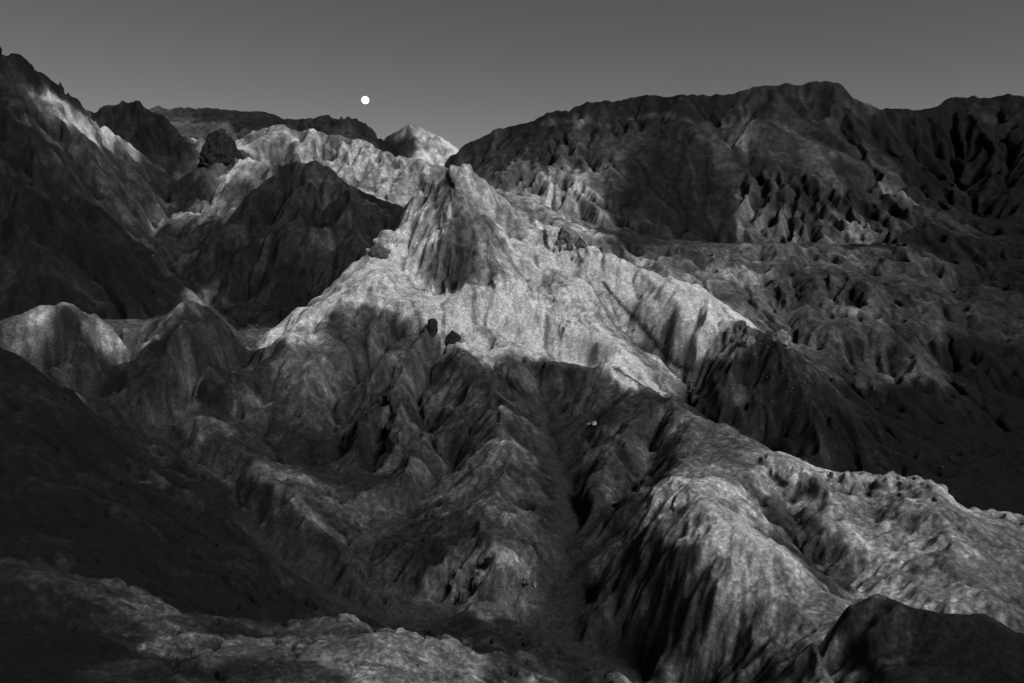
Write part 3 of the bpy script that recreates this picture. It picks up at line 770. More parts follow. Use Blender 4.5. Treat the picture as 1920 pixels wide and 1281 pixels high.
# ------------------------------------------------------------------ mineral colours: surveyed samples, with right-side shade and lower-left vignette painted in dark
SAMPLES = """
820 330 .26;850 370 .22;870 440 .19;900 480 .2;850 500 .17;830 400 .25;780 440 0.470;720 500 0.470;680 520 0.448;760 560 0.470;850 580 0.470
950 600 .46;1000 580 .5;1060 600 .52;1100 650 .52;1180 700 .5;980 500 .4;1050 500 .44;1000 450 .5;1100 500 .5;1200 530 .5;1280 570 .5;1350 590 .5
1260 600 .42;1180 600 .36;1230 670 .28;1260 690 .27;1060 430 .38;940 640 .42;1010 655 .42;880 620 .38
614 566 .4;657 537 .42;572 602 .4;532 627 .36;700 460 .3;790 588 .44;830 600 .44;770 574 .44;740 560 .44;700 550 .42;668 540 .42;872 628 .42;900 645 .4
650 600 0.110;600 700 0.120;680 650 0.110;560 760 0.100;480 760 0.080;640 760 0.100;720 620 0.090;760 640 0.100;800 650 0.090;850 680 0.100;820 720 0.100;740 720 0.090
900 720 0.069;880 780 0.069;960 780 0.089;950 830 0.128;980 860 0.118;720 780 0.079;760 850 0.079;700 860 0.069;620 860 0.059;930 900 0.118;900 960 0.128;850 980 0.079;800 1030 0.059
970 980 .12;1000 1000 .09;920 1090 .26;900 1130 .28;950 1120 .27;985 1080 .22;860 1090 .15;840 1020 .09
1000 700 .12;1060 700 .1;1120 740 .08;1180 760 .08;1100 780 .07;1040 800 .07;1050 900 .06;1050 1000 .055;1040 1100 .055;1000 1190 .05;850 1170 .05;1120 1220 .05
1180 850 0.095;1150 900 0.085;1240 800 0.117;1280 800 0.160;1330 850 0.170;1300 880 0.212;1230 870 0.149;1390 880 0.181;1120 1000 0.085;1150 1060 0.139
1260 940 .42;1220 980 .36;1300 950 .4;1350 920 .4;1390 940 .34;1430 900 .26;1450 890 .28;1500 890 .34;1520 930 .28;1560 960 .3;1620 950 .3;1700 930 .3;1760 960 .27;1640 1020 .32;1700 1060 .3;1800 1040 .26;1850 1080 .2;1880 1030 .22;1760 1110 .25
1460 960 .12;1500 1010 .12;1560 1080 .1;1620 1080 .28
1350 1020 0.460;1400 1010 0.483;1450 1040 0.437;1320 1060 0.276;1400 1090 0.322;1460 1100 0.322;1300 1100 0.240;1250 1120 0.240;1350 1180 0.240;1430 1180 0.240;1500 1150 0.240;1550 1180 0.240;1450 1260 0.240;1300 1220 0.240;1200 1150 0.240;1560 1250 0.240;1350 1260 0.240
1640 1130 .06;1750 1180 .05;1850 1220 .045;1650 1220 .06;1800 1260 .04;1900 1200 .04
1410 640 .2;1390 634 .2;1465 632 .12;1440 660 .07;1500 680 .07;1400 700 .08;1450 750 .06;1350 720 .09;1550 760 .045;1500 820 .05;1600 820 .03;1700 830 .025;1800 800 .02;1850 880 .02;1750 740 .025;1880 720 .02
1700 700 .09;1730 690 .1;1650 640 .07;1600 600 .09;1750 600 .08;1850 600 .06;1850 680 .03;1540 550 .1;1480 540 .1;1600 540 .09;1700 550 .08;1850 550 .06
1300 480 .1;1200 450 .06;1250 470 .12;1380 490 .12;1390 530 .2;1360 520 .22;1400 545 .14;1450 480 .13;1500 480 .1;1560 490 .12;1650 500 .1;1750 510 .08;1850 520 .06
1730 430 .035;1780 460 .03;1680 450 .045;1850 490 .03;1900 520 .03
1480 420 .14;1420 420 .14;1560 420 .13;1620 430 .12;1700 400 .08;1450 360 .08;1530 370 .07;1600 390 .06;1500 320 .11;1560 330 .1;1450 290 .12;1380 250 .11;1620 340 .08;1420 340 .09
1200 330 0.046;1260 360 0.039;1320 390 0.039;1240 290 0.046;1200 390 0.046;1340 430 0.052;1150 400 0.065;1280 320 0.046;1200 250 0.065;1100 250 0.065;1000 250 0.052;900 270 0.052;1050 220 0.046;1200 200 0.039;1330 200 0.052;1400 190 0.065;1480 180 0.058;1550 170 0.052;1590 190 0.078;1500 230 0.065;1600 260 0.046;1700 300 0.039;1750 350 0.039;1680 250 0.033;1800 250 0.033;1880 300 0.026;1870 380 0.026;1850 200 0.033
1010 340 .2;1050 350 .26;1080 380 .26;960 320 .12;1110 410 .2;1000 300 .07;1130 310 .12;1100 290 .1;1160 330 .1;900 310 .06
940 380 .3;1000 400 .22;1060 420 .25;960 400 .32;900 360 .36
640 270 .32;700 290 .32;580 260 .3;760 300 .34;830 305 .36;620 300 .26;680 320 .27;740 340 .28;720 370 .3;500 250 .26;530 250 .2;480 270 .22;540 290 .2;790 320 .3
780 240 .2;800 255 .24;760 250 .2;830 270 .26;640 225 .05;690 240 .05;740 265 .05;600 230 .06;500 220 .05;400 215 .06;340 220 .09;540 230 .06
240 200 .045;280 230 .045;200 220 .05;330 270 .04;260 270 .05;300 290 .05;430 290 .1;390 300 .14
340 250 .14;365 270 .2;440 310 .24;460 330 .22;400 320 .13;420 360 .13;380 400 .13;470 350 .2;340 350 .05;360 380 .06;340 450 .06
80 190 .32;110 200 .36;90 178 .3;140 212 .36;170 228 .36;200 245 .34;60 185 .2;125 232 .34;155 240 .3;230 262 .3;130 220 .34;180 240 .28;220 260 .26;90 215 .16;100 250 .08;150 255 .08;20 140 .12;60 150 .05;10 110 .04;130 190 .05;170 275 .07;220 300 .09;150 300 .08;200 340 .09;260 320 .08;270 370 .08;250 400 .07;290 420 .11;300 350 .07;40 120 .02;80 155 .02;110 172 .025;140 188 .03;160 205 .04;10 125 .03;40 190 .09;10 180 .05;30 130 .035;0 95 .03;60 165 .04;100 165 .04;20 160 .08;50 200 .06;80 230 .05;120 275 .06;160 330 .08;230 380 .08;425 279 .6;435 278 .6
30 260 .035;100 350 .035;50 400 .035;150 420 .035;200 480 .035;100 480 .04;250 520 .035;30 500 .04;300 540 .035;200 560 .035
550 320 .06;500 350 .055;600 340 .06;640 380 .055;560 400 .05;480 420 .05;540 480 .05;440 500 .05;600 440 .05;680 390 .05;700 420 .05;420 560 .05;500 560 .05;620 480 .05
120 570 .2;60 580 .15;160 590 .2;200 620 .2;240 645 .2;60 620 .15;120 610 .2;20 620 .12;150 640 .07;120 660 .05;180 670 .08;230 660 .14
365 560 .2;340 585 .12;370 600 .055;350 640 .05;420 620 .06;400 680 .055;440 660 .055;300 660 .05;330 700 .055;250 720 .05;220 750 .05;230 790 .05;380 620 .055
480 650 .15;450 590 .045;520 570 .045;560 540 .045;600 510 .045;640 480 .045;350 540 .04;300 560 .035;420 610 .045;660 455 .045;240 590 .035;200 585 .035;450 720 .05;350 800 .1;380 810 .11;330 820 .06;420 850 .07;400 760 .05;500 830 .06
490 890 .13;530 920 .12;580 970 .13;620 990 .12;540 960 .05;600 1040 .045;660 1060 .08;720 1110 .08;520 1000 .04;560 1060 .035;640 1120 .035;480 930 .04;460 900 .04
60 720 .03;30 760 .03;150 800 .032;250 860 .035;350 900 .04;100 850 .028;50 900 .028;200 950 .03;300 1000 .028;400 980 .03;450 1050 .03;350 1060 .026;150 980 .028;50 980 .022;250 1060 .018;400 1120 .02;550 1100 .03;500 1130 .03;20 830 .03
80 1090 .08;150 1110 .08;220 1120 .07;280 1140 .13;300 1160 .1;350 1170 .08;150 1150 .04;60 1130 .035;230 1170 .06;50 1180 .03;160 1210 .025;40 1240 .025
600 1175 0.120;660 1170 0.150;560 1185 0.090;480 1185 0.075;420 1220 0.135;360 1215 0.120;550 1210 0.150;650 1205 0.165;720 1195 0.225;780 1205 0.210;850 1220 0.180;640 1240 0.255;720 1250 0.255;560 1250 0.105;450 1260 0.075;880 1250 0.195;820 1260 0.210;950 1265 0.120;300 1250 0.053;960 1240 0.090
"""
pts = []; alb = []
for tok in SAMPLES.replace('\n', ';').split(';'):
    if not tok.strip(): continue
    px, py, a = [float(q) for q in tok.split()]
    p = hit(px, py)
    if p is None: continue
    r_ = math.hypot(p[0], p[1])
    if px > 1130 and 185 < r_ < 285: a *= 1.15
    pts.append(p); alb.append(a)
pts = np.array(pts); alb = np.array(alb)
# warped nearest-sample carry in ring coordinates, soft blend between neighbouring beds
LT = np.repeat(th[None, :], NL, 0); LLn = np.repeat(lr[:, None], NT, 1)
wpx = fbm(UU / 22.7, VV / 22.7, 4, 201); wpy = fbm(UU / 22.7, VV / 22.7, 4, 231)
QT = LT + wpx * 0.028; QL = LLn + wpy * 0.036
st = np.arctan2(pts[:, 0], pts[:, 1]); sl_ = 0.5 * np.log(pts[:, 0] ** 2 + pts[:, 1] ** 2)
num = np.zeros((NL, NT)); den = np.zeros((NL, NT)) + 1e-12
CS = 5                                                   # solve on every third node, then spread
qt = QT[::CS, ::CS]; ql = QL[::CS, ::CS]; hh = blur(H, 4)[::CS, ::CS] / RAD[::CS, ::CS]; qt = qt.astype(np.float32); ql = ql.astype(np.float32)
n_ = np.zeros(qt.shape); d_ = np.zeros(qt.shape)
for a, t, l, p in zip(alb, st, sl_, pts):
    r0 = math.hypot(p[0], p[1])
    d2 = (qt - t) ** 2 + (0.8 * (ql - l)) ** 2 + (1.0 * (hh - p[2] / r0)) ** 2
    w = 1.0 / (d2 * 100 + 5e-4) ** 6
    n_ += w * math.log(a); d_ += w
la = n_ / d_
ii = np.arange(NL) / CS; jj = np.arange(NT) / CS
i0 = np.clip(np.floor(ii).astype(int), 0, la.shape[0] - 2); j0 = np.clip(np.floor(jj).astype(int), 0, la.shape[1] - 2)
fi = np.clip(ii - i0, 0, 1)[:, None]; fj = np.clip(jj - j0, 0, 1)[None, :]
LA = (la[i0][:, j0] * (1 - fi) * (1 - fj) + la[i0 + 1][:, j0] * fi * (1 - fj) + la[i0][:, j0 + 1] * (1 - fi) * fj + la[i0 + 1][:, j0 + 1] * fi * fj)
# narrow beds, cracks, and lit crest highlights painted pale: tone, half width, line
BEDS_AND_CREST_LIGHT = """
.2 4 270,650 300,612 330,578 352,557
.13 5 375,556 400,580 440,622 470,645
.42 9 497,651 552,613 614,563 668,528
.055 1.6 1238,240 1250,290 1248,340 1238,385 1232,430
.055 1.5 1258,300 1256,350 1246,400
.07 1.8 1283,250 1293,300 1306,345 1322,390 1340,440
.06 1.5 1290,290 1300,330 1304,370 1326,420
.065 1.6 1310,350 1330,385 1336,420 1350,450
.05 1.4 1215,290 1222,350 1212,410
.6 3 408,283 425,278 445,278 458,283
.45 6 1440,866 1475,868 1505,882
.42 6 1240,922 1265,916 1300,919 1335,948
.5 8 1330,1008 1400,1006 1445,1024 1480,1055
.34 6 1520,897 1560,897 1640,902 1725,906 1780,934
.07 2 1130,530 1165,575 1200,610 1230,645
.05 2 1150,690 1190,715 1235,738
.07 2 1230,650 1270,690 1300,700
.3 5 1392,634 1400,640 1387,657 1372,667
.35 5 1452,637 1466,632 1478,641
.2 7 935,830 965,830 985,850
.18 8 880,958 905,948 930,958
.14 9 480,885 520,905 560,940 600,985
.15 8 940,695 980,704 1040,722
.12 6 790,690 790,720 785,760
.06 6 1000,688 1060,694 1110,709
.2 6 560,1212 640,1206 720,1195
.22 7 640,1235 700,1245 760,1262
.18 6 850,1225 900,1245
.15 8 230,1128 280,1145 300,1153
.17 9 100,590 150,604 200,628 245,650
.24 5 150,606 190,630 230,648
.045 16 120,645 155,660
.14 4 1224,448 1260,457 1316,473
.22 6 1370,512 1400,524 1405,548
.15 5 1390,474 1415,462 1450,462
.14 4 1516,457 1557,481 1599,498 1650,510
.13 4 1600,477 1662,473 1712,485
.15 4 1578,586 1628,587 1655,606
.12 6 1710,692 1730,687 1750,697
.15 5 1395,390 1388,415 1388,445
.15 5 1440,390 1426,415
.15 5 1472,400 1474,420 1467,440
.15 5 1508,395 1512,410 1508,440
.14 5 1550,395 1575,410 1597,435
.14 5 1600,400 1625,425 1655,443
.1 4 1640,390 1680,420
.3 5 1025,325 1033,353 1028,372
.3 5 1075,347 1107,382 1126,415
.16 4 962,303 938,335
.16 4 990,303 966,340
.14 4 1010,303 990,345
.1 4 1130,293 1150,330 1145,365
.1 4 1180,225 1240,215 1300,230
.09 5 1020,235 1080,225 1140,240
.04 5 1180,735 1130,780 1080,840
.5 10 1290,560 1340,575 1375,595
.55 9 960,560 1010,570 1060,595 1090,640
"""
for line in BEDS_AND_CREST_LIGHT.strip().splitlines():
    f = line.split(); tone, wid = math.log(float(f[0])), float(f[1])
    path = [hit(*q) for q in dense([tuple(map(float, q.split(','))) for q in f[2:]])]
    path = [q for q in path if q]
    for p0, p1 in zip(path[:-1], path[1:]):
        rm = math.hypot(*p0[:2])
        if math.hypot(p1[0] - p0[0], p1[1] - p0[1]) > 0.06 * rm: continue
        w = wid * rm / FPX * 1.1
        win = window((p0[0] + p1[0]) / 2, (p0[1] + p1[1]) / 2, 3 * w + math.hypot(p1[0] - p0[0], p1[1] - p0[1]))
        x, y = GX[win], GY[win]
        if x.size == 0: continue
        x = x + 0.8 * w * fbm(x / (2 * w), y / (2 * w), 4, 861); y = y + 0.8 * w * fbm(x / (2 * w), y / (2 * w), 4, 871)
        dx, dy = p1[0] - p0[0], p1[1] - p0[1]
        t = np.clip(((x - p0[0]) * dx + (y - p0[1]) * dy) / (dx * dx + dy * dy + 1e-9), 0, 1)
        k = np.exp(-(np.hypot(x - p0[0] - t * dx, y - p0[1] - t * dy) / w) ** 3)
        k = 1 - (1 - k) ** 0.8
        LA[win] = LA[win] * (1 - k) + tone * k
# weathering streaks down the fall line, blotches, speckle of stones
streak = n4 * 0.9 + n9 * 1.3 + n20 * 0.8
blot = fbm(UU / 9.1, VV / 9.1, 5, 331)
grain = fbm(UU / 3.5, VV / 3.5, 2, 351)
LA = LA + 1.0 * streak * steep + 0.5 * blot + 0.55 * grain + 0.55 * fbm(UU / 70, VV / 70, 3, 371)
LA = LA - 0.07 * (CH - CH.mean()) * st0
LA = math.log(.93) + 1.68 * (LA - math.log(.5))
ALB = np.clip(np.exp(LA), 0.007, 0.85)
ALB = ALB * (1 - 0.75 * wash) + 0.75 * wash * 0.042 * np.exp(0.4 * blot + 0.3 * grain)

# ------------------------------------------------------------------ which landform each piece of ground belongs to
sd = np.full((NL // 2 + 1, NT // 2 + 1), -1)
ki, kj = np.nonzero(seed >= 0); sd[ki // 2, kj // 2] = seed[ki, kj]
def nearest(seed):
    NL, NT = seed.shape
    near = np.full((NL, NT), -1); bi = np.zeros((NL, NT)); bj = np.zeros((NL, NT)); bd = np.full((NL, NT), 1e18)
    I, J = np.meshgrid(np.arange(NL), np.arange(NT), indexing='ij')
    has = seed >= 0
    near[has] = seed[has]; bi[has] = I[has]; bj[has] = J[has]; bd[has] = 0
    step = 256
    while step >= 1:
        for di in (-step, 0, step):
            for dj in (-step, 0, step):
                if di == 0 and dj == 0: continue
                si = slice(max(0, di), NL + min(0, di)); so = slice(max(0, -di), NL + min(0, -di))
                ti = slice(max(0, dj), NT + min(0, dj)); to = slice(max(0, -dj), NT + min(0, -dj))
                if si.start >= NL or ti.start >= NT or si.stop <= 0 or ti.stop <= 0: continue
                n2 = near[so, to]; i2 = bi[so, to]; j2 = bj[so, to]
                d = ((I[si, ti] - i2) * DL) ** 2 + ((J[si, ti] - j2) * DT) ** 2
                d = np.where(n2 < 0, 1e18, d)
                up = d < bd[si, ti]
                near[si, ti] = np.where(up, n2, near[si, ti]); bi[si, ti] = np.where(up, i2, bi[si, ti])
                bj[si, ti] = np.where(up, j2, bj[si, ti]); bd[si, ti] = np.where(up, d, bd[si, ti])
        step //= 2
    return near
near = np.repeat(np.repeat(nearest(sd), 2, 0), 2, 1)[:NL, :NT]
WASH_ID = len(NAMES); NAMES.append('dry_wash')
near[wash > 0.5] = WASH_ID

# ------------------------------------------------------------------ materials
def ground_material(name, bump=0.9):
    m = bpy.data.materials.new(name); m.use_nodes = True
    t = m.node_tree; N = t.nodes; Lk = t.links
    b = N['Principled BSDF']; b.inputs['Roughness'].default_value = 0.95
    b.inputs['Specular IOR Level'].default_value = 0.15
    at = N.new('ShaderNodeAttribute'); at.attribute_name = 'surface_tone'
    geo = N.new('ShaderNodeNewGeometry')
    def noise(scale, detail, rough):
        n = N.new('ShaderNodeTexNoise'); n.inputs['Scale'].default_value = scale; n.inputs['Detail'].default_value = detail; n.inputs['Roughness'].default_value = rough
        Lk.new(geo.outputs['Position'], n.inputs['Vector']); return n
    def remap(src, a0, a1, b0, b1):
        q = N.new('ShaderNodeMapRange'); q.inputs[1].default_value = a0; q.inputs[2].default_value = a1; q.inputs[3].default_value = b0; q.inputs[4].default_value = b1
        Lk.new(src, q.inputs[0]); return q.outputs[0]
    def mul(a_, b_):
        q = N.new('ShaderNodeMath'); q.operation = 'MULTIPLY'; Lk.new(a_, q.inputs[0]); Lk.new(b_, q.inputs[1]); return q.outputs[0]
    n1 = noise(2.6, 6, 0.75)                     # gravel
    n2 = noise(0.5, 10, 0.78)                    # clods
    n3 = noise(0.09, 12, 0.8)                    # beds and stains
    v1 = N.new('ShaderNodeTexVoronoi'); v1.inputs['Scale'].default_value = 1.9; Lk.new(geo.outputs['Position'], v1.inputs['Vector'])
    c = mul(at.outputs['Fac'], remap(n1.outputs['Fac'], 0.3, 0.7, 0.68, 1.32))
    c = mul(c, remap(n3.outputs['Fac'], 0.32, 0.68, 0.6, 1.4))
    c = mul(c, remap(v1.outputs['Distance'], 0.0, 0.45, 1.35, 0.92))   # stray pale stones
    ab = N.new('ShaderNodeMath'); ab.operation = 'SUBTRACT'; ab.inputs[1].default_value = 0.5; Lk.new(n2.outputs['Fac'], ab.inputs[0])
    ab2 = N.new('ShaderNodeMath'); ab2.operation = 'ABSOLUTE'; Lk.new(ab.outputs[0], ab2.inputs[0])
    c = mul(c, remap(ab2.outputs[0], 0.0, 0.06, 0.6, 1.06))            # cracks
    Lk.new(c, b.inputs['Base Color'])
    def bumpn(src, strength, dist, prev=None):
        q = N.new('ShaderNodeBump'); q.inputs['Strength'].default_value = strength; q.inputs['Distance'].default_value = dist
        Lk.new(src, q.inputs['Height'])
        if prev: Lk.new(prev, q.inputs['Normal'])
        return q.outputs['Normal']
    nn = bumpn(n3.outputs['Fac'], bump, 10.0)
    nn = bumpn(n2.outputs['Fac'], bump * 1.3, 3.0, nn)
    nn = bumpn(n1.outputs['Fac'], bump, 0.6, nn)
    Lk.new(nn, b.inputs['Normal'])
    return m
MAT = ground_material('badland_soil')

# ------------------------------------------------------------------ build the landforms
def hash3(ix, iy, iz, s):
    return hash2(ix + iz * 57.0, iy - iz * 131.0, s)
def cell3(x, y, z, s):
    ix, iy, iz = np.floor(x), np.floor(y), np.floor(z)
    b1 = np.full(x.shape, 9e9, np.float32); b2 = b1.copy(); val = np.zeros_like(b1)
    for a in (-1, 0, 1):
        for b in (-1, 0, 1):
            for c in (-1, 0, 1):
                hx_ = hash3(ix + a, iy + b, iz + c, s); hy_ = hash3(ix + a, iy + b, iz + c, s + 3); hz_ = hash3(ix + a, iy + b, iz + c, s + 5)
                ox = x - ix - a - hx_; oy = y - iy - b - hy_; oz = z - iz - c - hz_
                d = ox * ox + oy * oy + oz * oz
                up = d < b1
                b2 = np.where(up, b1, np.minimum(b2, d)); b1 = np.where(up, d, b1)
                val = np.where(up, hx_ - .5 + ox * (hy_ - .5) + oy * (hz_ - .5), val)
    return val, np.sqrt(b2) - np.sqrt(b1)
DISP = np.zeros((NL, NT), np.float32)
k = rock > 0.02
q = np.clip(RAD[k] / 170.0, 0.3, 3)
x, y, z = GX[k], GY[k], H[k]
wx = fbm(x / (3 * q) + z / (4 * q), y / (3 * q), 3, 61) * 1.6 * q; wz = fbm(x / (3 * q), y / (3 * q) - z / (3 * q), 3, 63) * 1.6 * q
d = 0
for wl, am in ((5.0, 1.7), (2.3, 0.9), (1.1, 0.42)):
    v, e = cell3((x + wx) / (wl * q), y / (wl * q), (z + wz) / (wl * q * 1.3), int(wl * 10))
    d = d + am * (v + 0.35 * np.minimum(e, .35))
DISP[k] = rock[k] * d * q * 0.65
VX = np.stack([GX, GY, H], -1).reshape(-1, 3)
hx, hy = grad(H)
NRM = np.stack([-hx, -hy, np.ones_like(H)], -1); NRM /= np.linalg.norm(NRM, axis=-1, keepdims=True)
sx, sy = grad(blur(H, 8)); SN = np.stack([-sx, -sy, np.ones_like(H)], -1); SN /= np.linalg.norm(SN, axis=-1, keepdims=True)
G3 = np.stack([GX, GY, H], -1) + SN * DISP[..., None]
VX = G3.reshape(-1, 3)
du = np.gradient(G3, axis=1); dv = np.gradient(G3, axis=0)
NRM = np.cross(du, dv); NRM /= np.linalg.norm(NRM, axis=-1, keepdims=True) + 1e-9
NRM = NRM.reshape(-1, 3); ALBF = ALB.reshape(-1)
idx = np.arange(NL * NT).reshape(NL, NT)
quads = np.stack([idx[:-1, :-1], idx[:-1, 1:], idx[1:, 1:], idx[1:, :-1]], -1).reshape(-1, 4)
flab = near[:-1, :-1].reshape(-1)
INFO = {
    'far_peak': ('far_peak', 'pale far peak with a dark rocky cap below the moon', 'peak'),
    'far_range': ('far_range', 'low dark far range on the left skyline', 'mountain range'),
    'dark_dome': ('domed_hill', 'dark rounded summit on the skyline just below the moon', 'hill'),
    'dark_mountain': ('dark_mountain', 'large dark mountain with gullied foot and black scree fan filling the right skyline', 'mountain'),
    'small_far_knob': ('far_knob', 'small grey knob peeping over the skyline right of the dark mountain', 'hill'),
    'right_mountain': ('shadowed_mountain', 'nearly black mountain at the right edge of the skyline', 'mountain'),  # its shade is painted into the ground tone
    'cone_hill': ('cone_hill', 'dark cone shaped hill at the foot of the shadowed mountain', 'hill'),
    'broken_ridge': ('broken_ridge', 'grey hummocky ridge running right below the black scree fan', 'ridge'),
    'block_ridge': ('blocky_ridge', 'grey ridge with blocky cliffs above the dark basin', 'ridge'),
    'lower_ridge': ('low_spur', 'low dark spur with one pale facet at the edge of the dark basin', 'ridge'),
    'left_mountain': ('left_mountain', 'tall mountain at the left edge with a bright pale patch below its dark crest', 'mountain'),
    'dark_left_slope': ('broad_dark_slope', 'broad nearly black slope at the left edge below the tall mountain', 'slope'),  # dark ground tone, set by the samples
    'dark_crag': ('rocky_crag', 'dark craggy summit on the left skyline beside the tall mountain', 'crag'),
    'knob_ridge': ('knob_ridge', 'small ridge with pale flanks carrying the dark rock knob', 'ridge'),
    'pale_ridge': ('pale_ridge', 'long smooth pale ridge with fluted face behind the central pyramid', 'ridge'),
    'dark_hill': ('dark_hill', 'dark steep hill left of the central pyramid', 'hill'),
    'pyramid': ('pyramid_hill', 'bright pale pyramid shaped hill in the middle of the picture', 'hill'),
    'crag': ('summit_crag', 'dark grey rock crag on the face of the bright pyramid hill', 'crag'),
    'edge_spurs': ('dark_rim', 'dark rim along the foot of the bright pyramid slope', 'ridge'),
    'dark_knoll': ('speckled_knoll', 'dark knoll speckled with pale stones right of the bright slope', 'hill'),
    'left_spur': ('grey_spur', 'broad grey spur below the left foot of the bright pyramid hill', 'spur'),
    'bump_spur': ('lumpy_spur', 'lumpy dark spur descending below the two rock pinnacles', 'spur'),
    'centre_spur': ('centre_spur', 'spur in the middle ending in a pale rounded nose at the wash', 'spur'),
    'pale_mound': ('pale_mound', 'pale rounded mound at the left edge', 'mound'),
    'little_pyramid': ('little_pyramid', 'small dark pointed hill with pale rims beside the pale mound', 'hill'),
    'low_ridge': ('low_ridge', 'low ridge with pale patches between two gullies left of centre', 'ridge'),
    'near_left_slope': ('near_dark_slope', 'very dark slope filling the lower left', 'slope'),
    'foreground_mound': ('foreground_mound', 'dim grey mound in the lower left corner', 'mound'),
    'foreground_rise': ('foreground_rise', 'small smooth rise just behind the bottom slope', 'mound'),
    'foreground_slope': ('foreground_slope', 'pale streaked slope along the bottom edge', 'slope'),
    'right_ridge': ('long_pale_ridge', 'long pale ridge with a ragged crest descending to the right edge', 'ridge'),
    'near_spurs': ('side_spur', 'dark spur right of the wash below the bright slope', 'spur'),
    'pale_knob': ('pale_knob', 'small bright rounded knob behind the near rough hill', 'hill'),
    'near_hill': ('rough_hill', 'big rough rounded hill in the lower right', 'hill'),
    'dark_hump': ('dark_hump', 'dark hump in the lower right corner', 'mound'),
    'dry_wash': ('dry_wash', 'smooth dark dry wash floor winding between the spurs', 'wash'),
}
for k, key in enumerate(NAMES):
    f = quads[flab == k]
    if len(f) == 0: continue
    uv, inv = np.unique(f, return_inverse=True)
    inv = inv.reshape(-1).astype(np.int32)
    me = bpy.data.meshes.new(INFO[key][0])
    me.vertices.add(len(uv)); me.vertices.foreach_set('co', VX[uv].astype(np.float32).ravel())
    me.loops.add(len(inv)); me.loops.foreach_set('vertex_index', inv)
    nf = len(f)
    me.polygons.add(nf); me.polygons.foreach_set('loop_start', np.arange(0, nf * 4, 4, dtype=np.int32))
    me.update(calc_edges=True)
    me.polygons.foreach_set('use_smooth', np.ones(nf, bool))
    a = me.attributes.new('surface_tone', 'FLOAT', 'POINT'); a.data.foreach_set('value', ALBF[uv].astype(np.float32))
    me.normals_split_custom_set_from_vertices(NRM[uv].astype(np.float32))
    me.materials.append(MAT)
    o = bpy.data.objects.new(INFO[key][0], me); C.objects.link(o)
    o['kind'] = 'structure'; o['label'] = INFO[key][1]; o['category'] = INFO[key][2]

# ------------------------------------------------------------------ far ground, out to the horizon
def plain_material(name, a):
    m = ground_material(name)
    t = m.node_tree
    at = [n for n in t.nodes if n.type == 'ATTRIBUTE'][0]
    v = t.nodes.new('ShaderNodeValue'); v.outputs[0].default_value = a
    for l in list(at.outputs['Fac'].links):
        t.links.new(v.outputs[0], l.to_socket)
    return m
n = 64; rads = [1150, 3000, 9000, 30000]
vs = [(r * math.cos(2 * math.pi * i / n), r * math.sin(2 * math.pi * i / n), -70.0) for r in rads for i in range(n)] + [(0, 0, -70.0)]
fs = [(i, (i + 1) % n, len(vs) - 1) for i in range(n)]
for q in range(len(rads) - 1):
    fs += [(q * n + i, (q + 1) * n + i, (q + 1) * n + (i + 1) % n, q * n + (i + 1) % n) for i in range(n)]
me = bpy.data.meshes.new('desert_plain'); me.from_pydata(vs, [], fs); me.update()
me.materials.append(plain_material('plain_soil', 0.2))
o = bpy.data.objects.new('desert_plain', me); C.objects.link(o); o['kind'] = 'structure'

# ------------------------------------------------------------------ moon
import bmesh
bm = bmesh.new(); bmesh.ops.create_uvsphere(bm, u_segments=48, v_segments=24, radius=1.0)
me = bpy.data.meshes.new('moon'); bm.to_mesh(me); bm.free()
me.polygons.foreach_set('use_smooth', np.ones(len(me.polygons), bool))
m = bpy.data.materials.new('moonlight'); m.use_nodes = True
t = m.node_tree; b = t.nodes['Principled BSDF']
b.inputs['Base Color'].default_value = (0, 0, 0, 1); b.inputs['Specular IOR Level'].default_value = 0
nz = t.nodes.new('ShaderNodeTexNoise'); nz.inputs['Scale'].default_value = 2.2; nz.inputs['Detail'].default_value = 5
tc = t.nodes.new('ShaderNodeTexCoord'); t.links.new(tc.outputs['Object'], nz.inputs['Vector'])
mr = t.nodes.new('ShaderNodeMapRange'); mr.inputs[3].default_value = 0.75; mr.inputs[4].default_value = 1.1
t.links.new(nz.outputs['Fac'], mr.inputs[0]); t.links.new(mr.outputs[0], b.inputs['Emission Color'])
b.inputs['Emission Strength'].default_value = 2.5
me.materials.append(m)
moon = bpy.data.objects.new('moon', me); C.objects.link(moon)
d = ray(685, 188); d = d / np.linalg.norm(d) * 20000.0
moon.location = d; moon.scale = (87,) * 3
moon['label'] = 'bright white full moon above the skyline'; moon['category'] = 'moon'

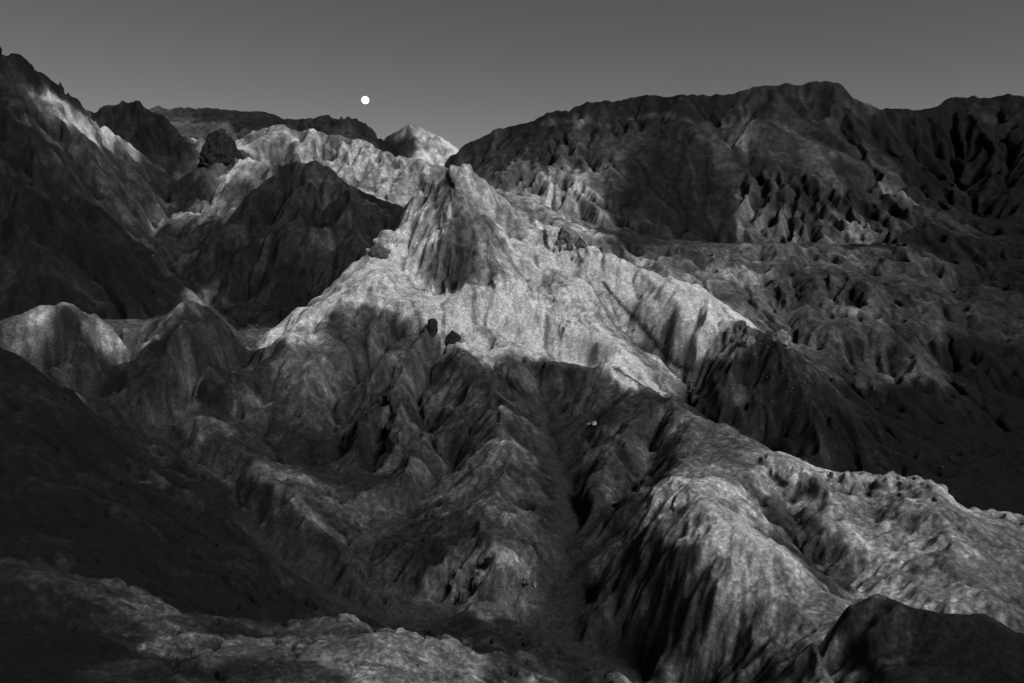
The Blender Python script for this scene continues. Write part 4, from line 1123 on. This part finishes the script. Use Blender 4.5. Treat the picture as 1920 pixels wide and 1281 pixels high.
# ------------------------------------------------------------------ rocks
def rock_mesh(name, seed_, sub, shape, rough=1.0, tone=0.05, blocks=2.2):
    """a broken, facetted rock: base at z 0, about 1 high and 1 across before shaping"""
    bm = bmesh.new(); bmesh.ops.create_icosphere(bm, subdivisions=sub, radius=0.5)
    co = np.array([v.co[:] for v in bm.verts], np.float32)
    rnd = np.random.default_rng(seed_)
    for _ in range(int(26 * blocks / 2.2)):            # joints cut flat faces
        n_ = rnd.standard_normal(3); n_[2] = n_[2] * .7 + .1; n_ /= np.linalg.norm(n_)
        off = rnd.uniform(.27, .46)
        dd = co @ n_ - off
        co = (co - np.where(dd > 0, dd, 0)[:, None] * n_ * rough ** .5).astype(np.float32)
    nrm = co / (np.linalg.norm(co, axis=1, keepdims=True) + 1e-6)
    v2, e2 = cell3(co[:, 0] * blocks * 2.4 + seed_, co[:, 1] * blocks * 2.4 + 2.0, co[:, 2] * blocks * 2 + 4.0, seed_ + 2)
    v3, e3 = cell3(co[:, 0] * blocks * 6 + seed_, co[:, 1] * blocks * 6, co[:, 2] * blocks * 6 + 4.0, seed_ + 4)
    co = co + nrm * (rough * (0.08 * v2 + 0.03 * v3 + 0.05 * np.minimum(e2, .3)))[:, None]
    co[:, 2] += 0.42
    co = shape(co)
    for v, c in zip(bm.verts, co): v.co = c.tolist()
    me = bpy.data.meshes.new(name); bm.to_mesh(me); bm.free()
    if sub >= 4: me.polygons.foreach_set('use_smooth', np.ones(len(me.polygons), bool))
    a = me.attributes.new('surface_tone', 'FLOAT', 'POINT')
    a.data.foreach_set('value', (tone * np.exp(0.5 * v2 + 0.25 * rnd.standard_normal(len(co)))).astype(np.float32))
    me.materials.append(MAT)
    return me
def box_shape(sx, sy, sz, lean=0.0, taper=0.0):
    def f(c):
        h = np.clip(c[:, 2], 0, 1)
        k = 1 - taper * h
        return np.stack([c[:, 0] * sx * k + lean * sz * c[:, 2], c[:, 1] * sy * k, c[:, 2] * sz], 1)
    return f
def ground_at(x, y):
    i, j = to_grid(x, y); return float(G3[int(round(i)), int(round(j)), 2])
def place(name, me, p, label, cat, sink=0.0, rot=0.0, scale=1.0, group=None):
    o = bpy.data.objects.new(name, me); C.objects.link(o)
    o.location = (p[0], p[1], p[2] - sink); o.rotation_euler = (0, 0, rot); o.scale = (scale,) * 3
    o['label'] = label; o['category'] = cat
    if group: o['group'] = group
    return o
def on_ground(px, Y):
    x = (px - 960.0) / FPX * Y * 1.012
    return (x, Y, ground_at(x, Y))
def single(name, px, py, w, hgt, depth, seed_, tone, label, cat, Y=None, lean=0, taper=.3, sink=.4, sub=4, rough=1.0, blocks=2.2):
    """px, py: where the middle of the foot stands; w, hgt in metres"""
    p = hit(px, py) if Y is None else on_ground(px, Y)
    return place(name, rock_mesh(name, seed_, sub, box_shape(w, depth, hgt, lean, taper), rough, tone, blocks), p, label, cat, sink * hgt)
single('knob_rock', 430, 290, 27, 20.0, 18, 3, .03, 'big dark rock knob standing on the small pale-flanked ridge at upper left', 'rock', Y=300, taper=.45, lean=.06, sub=5, blocks=3)
single('rock_spire', 158, 196, 3.4, 8.0, 3.2, 5, .018, 'thin dark rock spire on the left mountain skyline', 'rock', Y=272, taper=.55, lean=-.1)
single('rock_pinnacle', 812, 620, 3.4, 6.2, 3.0, 8, .035, 'tall round-topped dark pinnacle at the foot of the bright slope, left of a pair', 'rock', taper=.42)
single('rock_pinnacle', 850, 643, 5.6, 5.6, 3.4, 11, .035, 'wider ragged dark pinnacle at the foot of the bright slope, right of a pair', 'rock', taper=.3)
single('boulder', 916, 1060, 1.25, 1.1, 1.1, 14, .009, 'round black boulder on the pale nose of the centre spur', 'boulder', taper=.1, rough=.45, sink=.1)
single('rock', 848, 1096, 1.3, 1.1, 1.0, 21, .24, 'pale broken rock at the left foot of the pale nose', 'rock')
single('rock', 902, 1078, .9, .8, .7, 22, .38, 'small pale angular rock on the pale nose just below the black boulder', 'rock', sub=3)
single('rock', 1000, 1098, 1.0, 1.1, .8, 23, .26, 'pointed pale rock sticking out at the right end of the pale nose', 'rock', taper=.5, lean=.25, sub=3)
single('rock', 980, 1085, 2.2, 1.7, 1.6, 24, .22, 'large pale broken rock beside the pointed one on the pale nose', 'rock')
single('rock', 1115, 794, 1.5, 1.0, 1.0, 26, .6, 'bright white rock on the dark slope right of the wash head', 'rock', sub=3)
single('rock', 1104, 797, .6, .45, .5, 27, .5, 'tiny white rock just left of the bright white rock', 'rock', sub=3)
single('rock_outcrop', 1466, 640, 6.5, 4.4, 4.0, 31, .3, 'pale rock outcrop on the crest of the speckled knoll, right of two', 'rock', sub=5, blocks=3)
single('rock_outcrop', 1402, 645, 4.0, 3.6, 3.0, 32, .34, 'pale rock outcrop on the crest of the speckled knoll, left of two', 'rock', sub=5, blocks=3)
single('rock_outcrop', 1062, 440, 8.5, 6.4, 5, 34, .3, 'pale jagged outcrop on the ridge right of the summit crag', 'rock', Y=187, sub=5, blocks=3, sink=.45)
single('rock_outcrop', 1086, 455, 4.4, 5.0, 3.5, 35, .12, 'dark narrow outcrop at the right end of the jagged pale one', 'rock', Y=186)
single('rock_outcrop', 712, 482, 7.5, 5.4, 4, 37, .14, 'grey lumpy outcrop on the left shoulder of the bright hill', 'rock', sub=5, blocks=3)

random.seed(4)
STONES = [rock_mesh('stone', 50 + q, 2, box_shape(1.0, .8, .75, 0, .2), 1.0, 1.0) for q in range(5)]
def stones(tone, key):
    out = []
    for q, src in enumerate(STONES):
        me = src.copy(); me.name = 'stone'
        v = np.zeros(len(me.vertices), np.float32); me.attributes['surface_tone'].data.foreach_get('value', v)
        me.attributes['surface_tone'].data.foreach_set('value', v * np.float32(tone)); out.append(me)
    return out
def scatter(n, spots, tone, smin, smax, label, group):
    kinds = stones(tone, group)
    for _ in range(n):
        cx, cy, sx, sy = random.choice(spots)
        p = hit(random.gauss(cx, sx), random.gauss(cy, sy))
        if p is None: continue
        sz = smin + (smax - smin) * random.random() ** 2.2
        place('stone', random.choice(kinds), p, label, 'stone', 0.2 * sz, random.random() * 6.28, sz, group)
scatter(50, [(1230, 665, 26, 20), (1262, 695, 16, 16), (1285, 715, 12, 14), (1190, 620, 22, 20)], .3, .25, .8, 'small pale stone lying in the rubble chute right of the bright slope', 'stones in the rubble chute')
scatter(30, [(1240, 680, 30, 25), (1280, 720, 14, 14)], .05, .25, .7, 'small dark stone lying in the rubble chute right of the bright slope', 'dark stones in the rubble chute')
scatter(50, [(1450, 670, 30, 22), (1470, 720, 35, 30), (1420, 650, 18, 14), (1500, 760, 40, 30)], .22, .15, .5, 'small pale stone speckling the dark knoll', 'stones on the speckled knoll')
scatter(30, [(500, 585, 14, 8), (480, 648, 8, 4), (475, 600, 20, 20)], .25, .2, .6, 'small pale stone in the gully behind the little pointed hill', 'stones in the gully')
scatter(36, [(770, 560, 40, 30), (820, 590, 25, 18), (720, 520, 40, 30)], .05, .2, .55, 'small dark stone on the left part of the bright slope', 'dark stones on the bright slope')
scatter(24, [(870, 642, 10, 8), (890, 655, 14, 8)], .5, .15, .5, 'small pale stone below the wider dark pinnacle', 'stones below the pinnacle')
scatter(20, [(1790, 890, 40, 30), (1700, 850, 60, 40)], .06, .3, 1.0, 'pale stone lying in the dark basin', 'stones in the dark basin')
scatter(16, [(300, 440, 8, 25), (290, 405, 8, 10)], .16, .4, 1.3, 'pale stone in the gully below the tall left mountain', 'stones in the upper gully')
scatter(34, [(700, 1235, 120, 18), (500, 1250, 120, 15), (850, 1255, 70, 12)], .1, .1, .4, 'small grey stone on the pale slope along the bottom edge', 'stones on the foreground slope')
